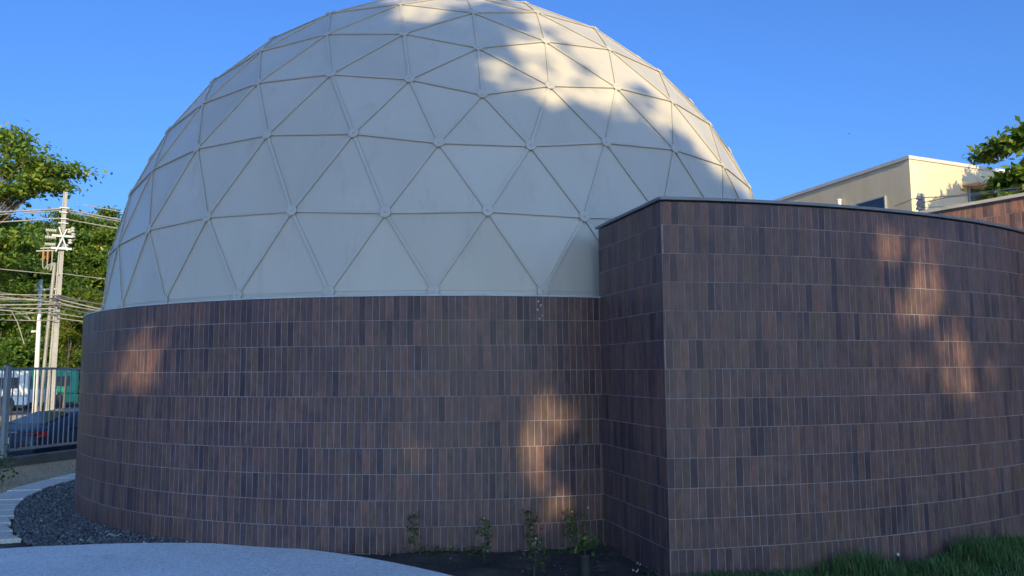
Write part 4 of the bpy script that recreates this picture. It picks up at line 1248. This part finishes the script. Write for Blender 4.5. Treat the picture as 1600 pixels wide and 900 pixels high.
# wires and short mast at the cream building
mb_d = 21.5
mp = at_dist(1441, 330, mb_d); mt = at_dist(1440.5, 303, mb_d)
ms = thing('service_mast', 'short grey mast with insulators in front of the cream wall', 'mast', (mp[0], mp[1], 0))
MB().tube([(mp[0], mp[1], 0), (mp[0], mp[1], mt[2])], [.09, .075], 8).build('post', M_POLE, ms)
for py in (308, 317, 324):
    q = at_dist(1436, py, mb_d - .1); MB().lathe(tuple(q - np.array([0, 0, .07])), [(.03, 0), (.07, .02), (.07, .06), (.045, .075), (.06, .09), (.03, .13)], 10).build('insulator', M_PORC, ms)
q = at_dist(1436.5, 316, mb_d - .05); MB().box(q, (.05, .05, .45)).build('bracket', M_STEEL, ms)
cable('upper pale wire from the short mast over the upper wall', [at_dist(1436, 309, mb_d - .1), at_dist(1480, 307, 20.5), at_dist(1640, 287, 17)], .014, M_WIRE, .001)
cable('lower pale wire from the short mast over the upper wall', [at_dist(1436, 318, mb_d - .1), at_dist(1480, 308.5, 20.4), at_dist(1640, 292, 17)], .012, M_WIRE, .001)
cable('slack wire hanging from the mast to the shaded cream wall', [at_dist(1436, 309, mb_d - .1), at_dist(1425, 311, 21.6), at_dist(1398, 322, 22.5)], .010, M_WIRED, .01)
cable('thin wire drooping from the mast behind the upper wall', [at_dist(1436, 324, mb_d - .1), at_dist(1500, 322, 20.5), at_dist(1560, 318, 19)], .010, M_WIRE, .002)
cable('thin high wire stretched from the tree to the cream wall', [at_dist(1512, 294, 23), at_dist(1600, 275, 21)], .010, M_WIRED, .001)

# ------------------------------------------------------------------ plants in the bed
def sapling(label, px, py_base, py_top, n_leaf, spread, lean=0, bud=True, name='sapling', lsize=.035, clusters=3, bush=0):
    b = at_z(px, py_base, .02); dist = math.hypot(b[0], b[1]); tp = at_dist(px + lean, py_top, dist)
    t = thing(name, label, 'plant', b, None)
    h = tp[2] - b[2]
    P = limb_path(b - np.array([0, 0, .02]), tp, 0, 6, .1); MB().tube(P, [.006 * (1 - .7 * j / 6) for j in range(7)], 6).build('stem', M_STEM, t, smooth=True)
    C = []
    tw = MB()
    for i in range(n_leaf):
        f = RNG.uniform(.18, 1.0) ** .8; p = np.array(P[min(int(f * 6), 5)]) * (1 - (f * 6) % 1) + np.array(P[min(int(f * 6) + 1, 6)]) * ((f * 6) % 1)
        a = RNG.uniform(0, 6.28); r = spread * RNG.uniform(.15, 1.0) * (1.15 - .6 * abs(f - .5)); q = p + np.array([math.cos(a) * r, math.sin(a) * r, RNG.uniform(-.01, .035)])
        C.append(q)
        if i % 5 == 0: tw.tube([p, (p + q) / 2 + np.array([0, 0, .006]), q], [.0025, .002, .001], 4)
    if tw.v: tag(tw.build('twigs', M_STEM, t), kind='stuff')
    C = np.array(C)
    me = leaf_mesh('leaves', C - b, lsize, M_LEAF_P, .8, .6); new_obj('leaves', me, t, b)
    if bud:
        for k_ in range(bud if not isinstance(bud, bool) else 1):
            q = tp + np.array([RNG.uniform(-.03, .03), RNG.uniform(-.03, .01), RNG.uniform(-.04, .03)]); MB().lathe(tuple(q), [(.003, -.008), (.008, 0), (.007, .008), (.002, .012)], 8).build('bud', M_BUD, t, smooth=True)
    return t
M_LEAF_P = leaf_mat('sapling_leaf', [(0, (.035, .07, .018)), (.5, (.06, .11, .025)), (.85, (.10, .15, .03)), (1, (.20, .21, .05))], .3)
sapling('slender sapling against the wall where the path curves past the bed', 648, 868, 803, 85, .06, -1)
sapling('slender upright sapling between the path edge and the round wall', 757, 880, 814, 90, .065, 1)
sapling('tall sparse sapling with cream bud against the round wall', 828, 862, 800, 80, .10, 2)
sapling('leafy sapling with cream blossoms growing in open soil', 834, 905, 845, 90, .12, 4, 4)
sapling('dense leafy sapling under a sun fleck on the round wall', 893, 862, 798, 100, .07, -2)
sapling('thin bare topped sapling in the corner of the two walls', 913, 862, 786, 30, .04, 1)
# potted sapling
pb = at_z(914, 912, .02); dist = math.hypot(pb[0], pb[1])
pot = thing('nursery_bag', 'tall black nursery bag standing in the dark soil', 'plant pot', pb)
ph_ = at_dist(914, 864, dist)[2] - pb[2]
MB().lathe(tuple(pb), [(.050, -.02), (.056, .02), (.058, ph_ * .5), (.055, ph_ * .9), (.060, ph_), (.052, ph_ - .004), (.050, ph_ - .03)], 18).build('bag', M_BAG, pot, smooth=True)
MB().lathe(tuple(pb + np.array([0, 0, ph_ - .035])), [(.0505, 0), (.045, .008), (.01, .012)], 14).build('potting_soil', M_SOIL, pot)
t = thing('potted_plant', 'leafy plant growing out of the black nursery bag', 'plant', pb + np.array([0, 0, ph_ - .025]))
b2 = pb + np.array([0, 0, ph_ - .025])
MB().tube([b2, b2 + np.array([.01, 0, .08]), b2 + np.array([.02, .01, .17])], [.006, .004, .002], 6).build('stem', M_STEM, t)
C = b2 + np.array([.012, 0, .09]) + RNG.normal(0, 1, (110, 3)) * np.array([.055, .045, .045])
new_obj('leaves', leaf_mesh('leaves', C - b2, .045, M_LEAF_P, .8, .6), t, b2)
# low weeds along the wall foot
for i, (px, py, n) in enumerate([(672, 869, 45), (690, 868, 40), (715, 867, 36), (738, 870, 60), (745, 866, 40), (878, 868, 40), (655, 868, 30)]):
    b = at_z(px, py, .02)
    C = b + RNG.normal(0, 1, (n, 3)) * np.array([.06, .035, .022]) + np.array([0, 0, .04])
    lab = ['low weed at the wall foot by the slender sapling', 'low ragged weed between two saplings along the wall', 'small sparse weed midway along the wall foot', 'spreading weed at the foot of the upright sapling', 'small weed behind the upright sapling', 'small weed beside the dense leafy sapling', 'tiny weed at the base of the first sapling'][i]
    w = thing('weed', lab, 'plant', b, 'weeds at the wall foot')
    MB().tube([b - np.array([0, 0, .01]), b + np.array([0, 0, .03]), b + np.array([.01, 0, .06])], [.004, .003, .001], 5).build('stem', M_STEM, w)
    new_obj('leaves', leaf_mesh('leaves', C - b, .03, M_LEAF_P, .7, .6), w, b)
# shrub at the far left edge of the dirt
b = at_z(-6, 760, .0)
w = thing('low_shrub', 'small green shrub on the dry ground near the edging', 'plant', b)
MB().tube([b, b + np.array([.02, 0, .2]), b + np.array([.05, 0, .42])], [.012, .008, .003], 6).build('stem', M_STEM, w)
C = b + RNG.normal(0, 1, (260, 3)) * np.array([.11, .11, .13]) + np.array([0, 0, .3])
new_obj('leaves', leaf_mesh('leaves', C - b, .06, M_LEAF_P, .7, .55), w, b)

# ------------------------------------------------------------------ grass
def blades(n, region, hmin, hmax, mat, name, wid=.006, hfun=None):
    B_ = region(n); n = len(B_)
    az = RNG.uniform(0, 6.28, n); h = RNG.uniform(hmin, hmax, n)
    if hfun is not None: h = h * hfun(B_)
    ln = RNG.uniform(.15, .8, n) * h
    d = np.stack([np.cos(az), np.sin(az), np.zeros(n)], 1); s = np.stack([-np.sin(az), np.cos(az), np.zeros(n)], 1) * wid * RNG.uniform(.6, 1.3, (n, 1))
    up = np.array([0, 0, 1.])
    m = B_ + d * (ln * .35)[:, None] + up * (h * .6)[:, None]; tp = B_ + d * ln[:, None] + up * h[:, None]
    V = np.stack([B_ - s, B_ + s, m + s * .7, m - s * .7, tp], 1).reshape(-1, 3)
    i = np.arange(n)[:, None] * 5
    Q = np.concatenate([i + np.array([[0, 1, 2]]), i + np.array([[0, 2, 3]]), i + np.array([[3, 2, 4]])], 0)
    o = new_obj(name, fast_mesh(name, V, Q, mat)); tag(o, kind='stuff'); return o
TUFT = [at_z(px, py, .0)[:2] for px, py in ((1330, 890), (1300, 893), (1540, 868), (1515, 876), (1590, 862), (1370, 905), (1560, 885), (1480, 905))]
def reg_grass(n):
    out = []
    x = RNG.uniform(.95, 6.2, n * 3); y = RNG.uniform(5.2, 8.9, n * 3)
    # in front of the annex wall only
    fcA = np.array(fc); yy = np.interp(x, fcA[:, 0], fcA[:, 1]); yy = np.where(x < CORNER[0], CORNER[1] + .05, yy)
    ok = (y < yy - .02) & (x > 1.08 + RNG.normal(0, .06, len(x)))
    # bare strip at the wall foot near x 4.1
    u, v = project(np.stack([x, y, np.zeros(len(x))], 1))
    bare = np.exp(-(((u - 1440) / 40) ** 2 + ((v - 872) / 9) ** 2)) * .95
    ok &= RNG.uniform(0, 1, len(x)) > bare
    P = np.stack([x, y, np.full(len(x), .003)], 1)[ok][:n]
    return P
def tuft_h(P):
    h = np.full(len(P), .50) + .45 * np.exp(-((P[:, 0] - 1.7) / .6) ** 2)
    for t in TUFT: h += 1.1 * np.exp(-((P[:, 0] - t[0]) ** 2 + (P[:, 1] - t[1]) ** 2) / .05)
    return np.minimum(h, 1.9)
blades(36000, reg_grass, .05, .13, M_GRASS, 'grass', .0045, tuft_h)
gs = MB(); gsp = [(1.1, 5.0, .006), (7.0, 5.0, .006), (7.0, 9.0, .006)] + [(p[0], p[1], .006) for p in fc[::-4]]
gs.add(gsp, [tuple(range(len(gsp)))]); tag(gs.build('grass_soil', ground_mat('grass_soil', [(.3, (.05, .045, .03)), (.6, (.09, .075, .05)), (.75, (.14, .11, .08))], 2, 20)), kind='structure')
def reg_dry(n):
    x = RNG.uniform(-14, -6.3, n * 3); y = RNG.uniform(9.5, 19, n * 3)
    q = np.stack([x, y], 1); sd = (q - F0) @ FN; r = np.linalg.norm(q - DC, axis=1)
    ok = (sd < 0) & (r > 6.35)
    pn = np.sin(x * 2.1 + y * 1.3) * np.sin(y * 2.7 - x * .8); ok &= RNG.uniform(0, 1, len(x)) < np.clip(.45 + .5 * pn, .08, 1)
    return np.stack([x, y, np.full(len(x), .002)], 1)[ok][:n]
blades(8000, reg_dry, .015, .045, M_DRYGR, 'dry_grass', .006)
def reg_lawn(n):
    r = RNG.uniform(36.3, 49.7, n); w = RNG.uniform(-30, 4, n); q = VD * r[:, None] + VW * w[:, None]
    return np.stack([q[:, 0], q[:, 1], np.full(n, STREET + .012)], 1)
blades(14000, reg_lawn, .05, .22, leaf_mat('lawn_blade', [(0, (.13, .16, .035)), (.6, (.20, .22, .05)), (1, (.30, .27, .10))], .3, .6), 'lawn_grass', .03)

# crumbs of dry leaf and mulch on the planting bed and the gravel
LP = []
while len(LP) < 420:
    x, y = RNG.uniform(-1.5, 1.3), RNG.uniform(5.9, 7.75)
    if inside_poly(PATH_POLY, x, y): continue
    LP.append((x, y, .035 + RNG.uniform(0, .012)))
for x, y in GP[::90]: LP.append((x, y, .055))
tag(new_obj('leaf_litter', leaf_mesh('leaf_litter', np.array(LP), .026, leaf_mat('litter_leaf', [(0, (.05, .035, .022)), (.6, (.14, .10, .06)), (.9, (.24, .19, .12)), (1, (.42, .38, .30))], .05, .8), .35, .5)), kind='stuff')
# a bird high over the roofs
bp = at_dist(1327, 209, 140)
mb = MB().lathe((0, 0, 0), [(.005, -.20), (.03, -.15), (.05, -.03), (.045, .07), (.03, .13), (.03, .17), (.008, .22)], 8, 'x')
mb.add([(.06, .03, .01), (-.07, .03, .01), (-.05, .24, .09), (.05, .26, .09), (-.06, .46, .05)], [(0, 1, 2, 3), (3, 2, 4)])
mb.add([(.06, -.03, .01), (-.07, -.03, .01), (-.05, -.24, .09), (.05, -.26, .09), (-.06, -.46, .05)], [(3, 2, 1, 0), (4, 2, 3)])
mb.add([(-.16, .02, 0), (-.16, -.02, 0), (-.30, -.07, 0), (-.30, .07, 0)], [(0, 1, 2, 3)])
mb.xform(lambda p: p * .8 + bp)
tag(mb.build('bird', M_BLACKP, base=bp), 'tiny dark bird soaring in the clear sky over the cream building', 'bird')

# stake with a pale cap in the grass, and scraps of litter
b = at_z(1404, 884, .0); tz = at_dist(1404, 866, math.hypot(b[0], b[1]))[2]
st_ = thing('garden_stake', 'short black stake with pale cap in the grass before the curved wall', 'stake', b)
MB().tube([b - np.array([0, 0, .03]), np.array([b[0], b[1], tz - .012])], .007, 8).build('rod', M_BLACKP, st_)
MB().lathe((b[0], b[1], tz - .014), [(.009, 0), (.012, .006), (.012, .018), (.006, .024)], 10).build('cap', M_WHITE, st_)
def litter(label, px, py, L, wd, ang, z=.05, mat=None):
    b = at_z(px, py, z); c, s_ = math.cos(ang), math.sin(ang); V = []
    for i in range(6):
        t_ = i / 5; w_ = wd * math.sin(math.pi * (.1 + .85 * t_)); hz = .012 * math.sin(t_ * 7 + ang)
        for q in (-1, 1): V.append((b[0] + c * (t_ - .5) * L - s_ * w_ * q, b[1] + s_ * (t_ - .5) * L + c * w_ * q, b[2] + hz + .004 * q))
    o = MB().add(V, [(2 * i, 2 * i + 1, 2 * i + 3, 2 * i + 2) for i in range(5)]).build('dry_leaf', mat or M_BUD, base=b)
    m_ = o.modifiers.new('solid', 'SOLIDIFY'); m_.thickness = .002
    tag(o, label, 'dry leaf'); return o
litter('pale dry leaf on the gravel beside the wall foot', 178, 836, .13, .025, .2)
litter('pale curled leaf on the gravel next to the edging stones', 20, 838, .10, .014, .3)
litter('narrow pale leaf on the gravel at the path edge', 133, 844, .10, .012, .6)
litter('pale fallen leaf on the soil by the inner tiled face', 993, 892, .06, .013, .4, .03)
litter('small pale leaf on the soil near the block corner', 998, 881, .04, .009, -.3, .03)
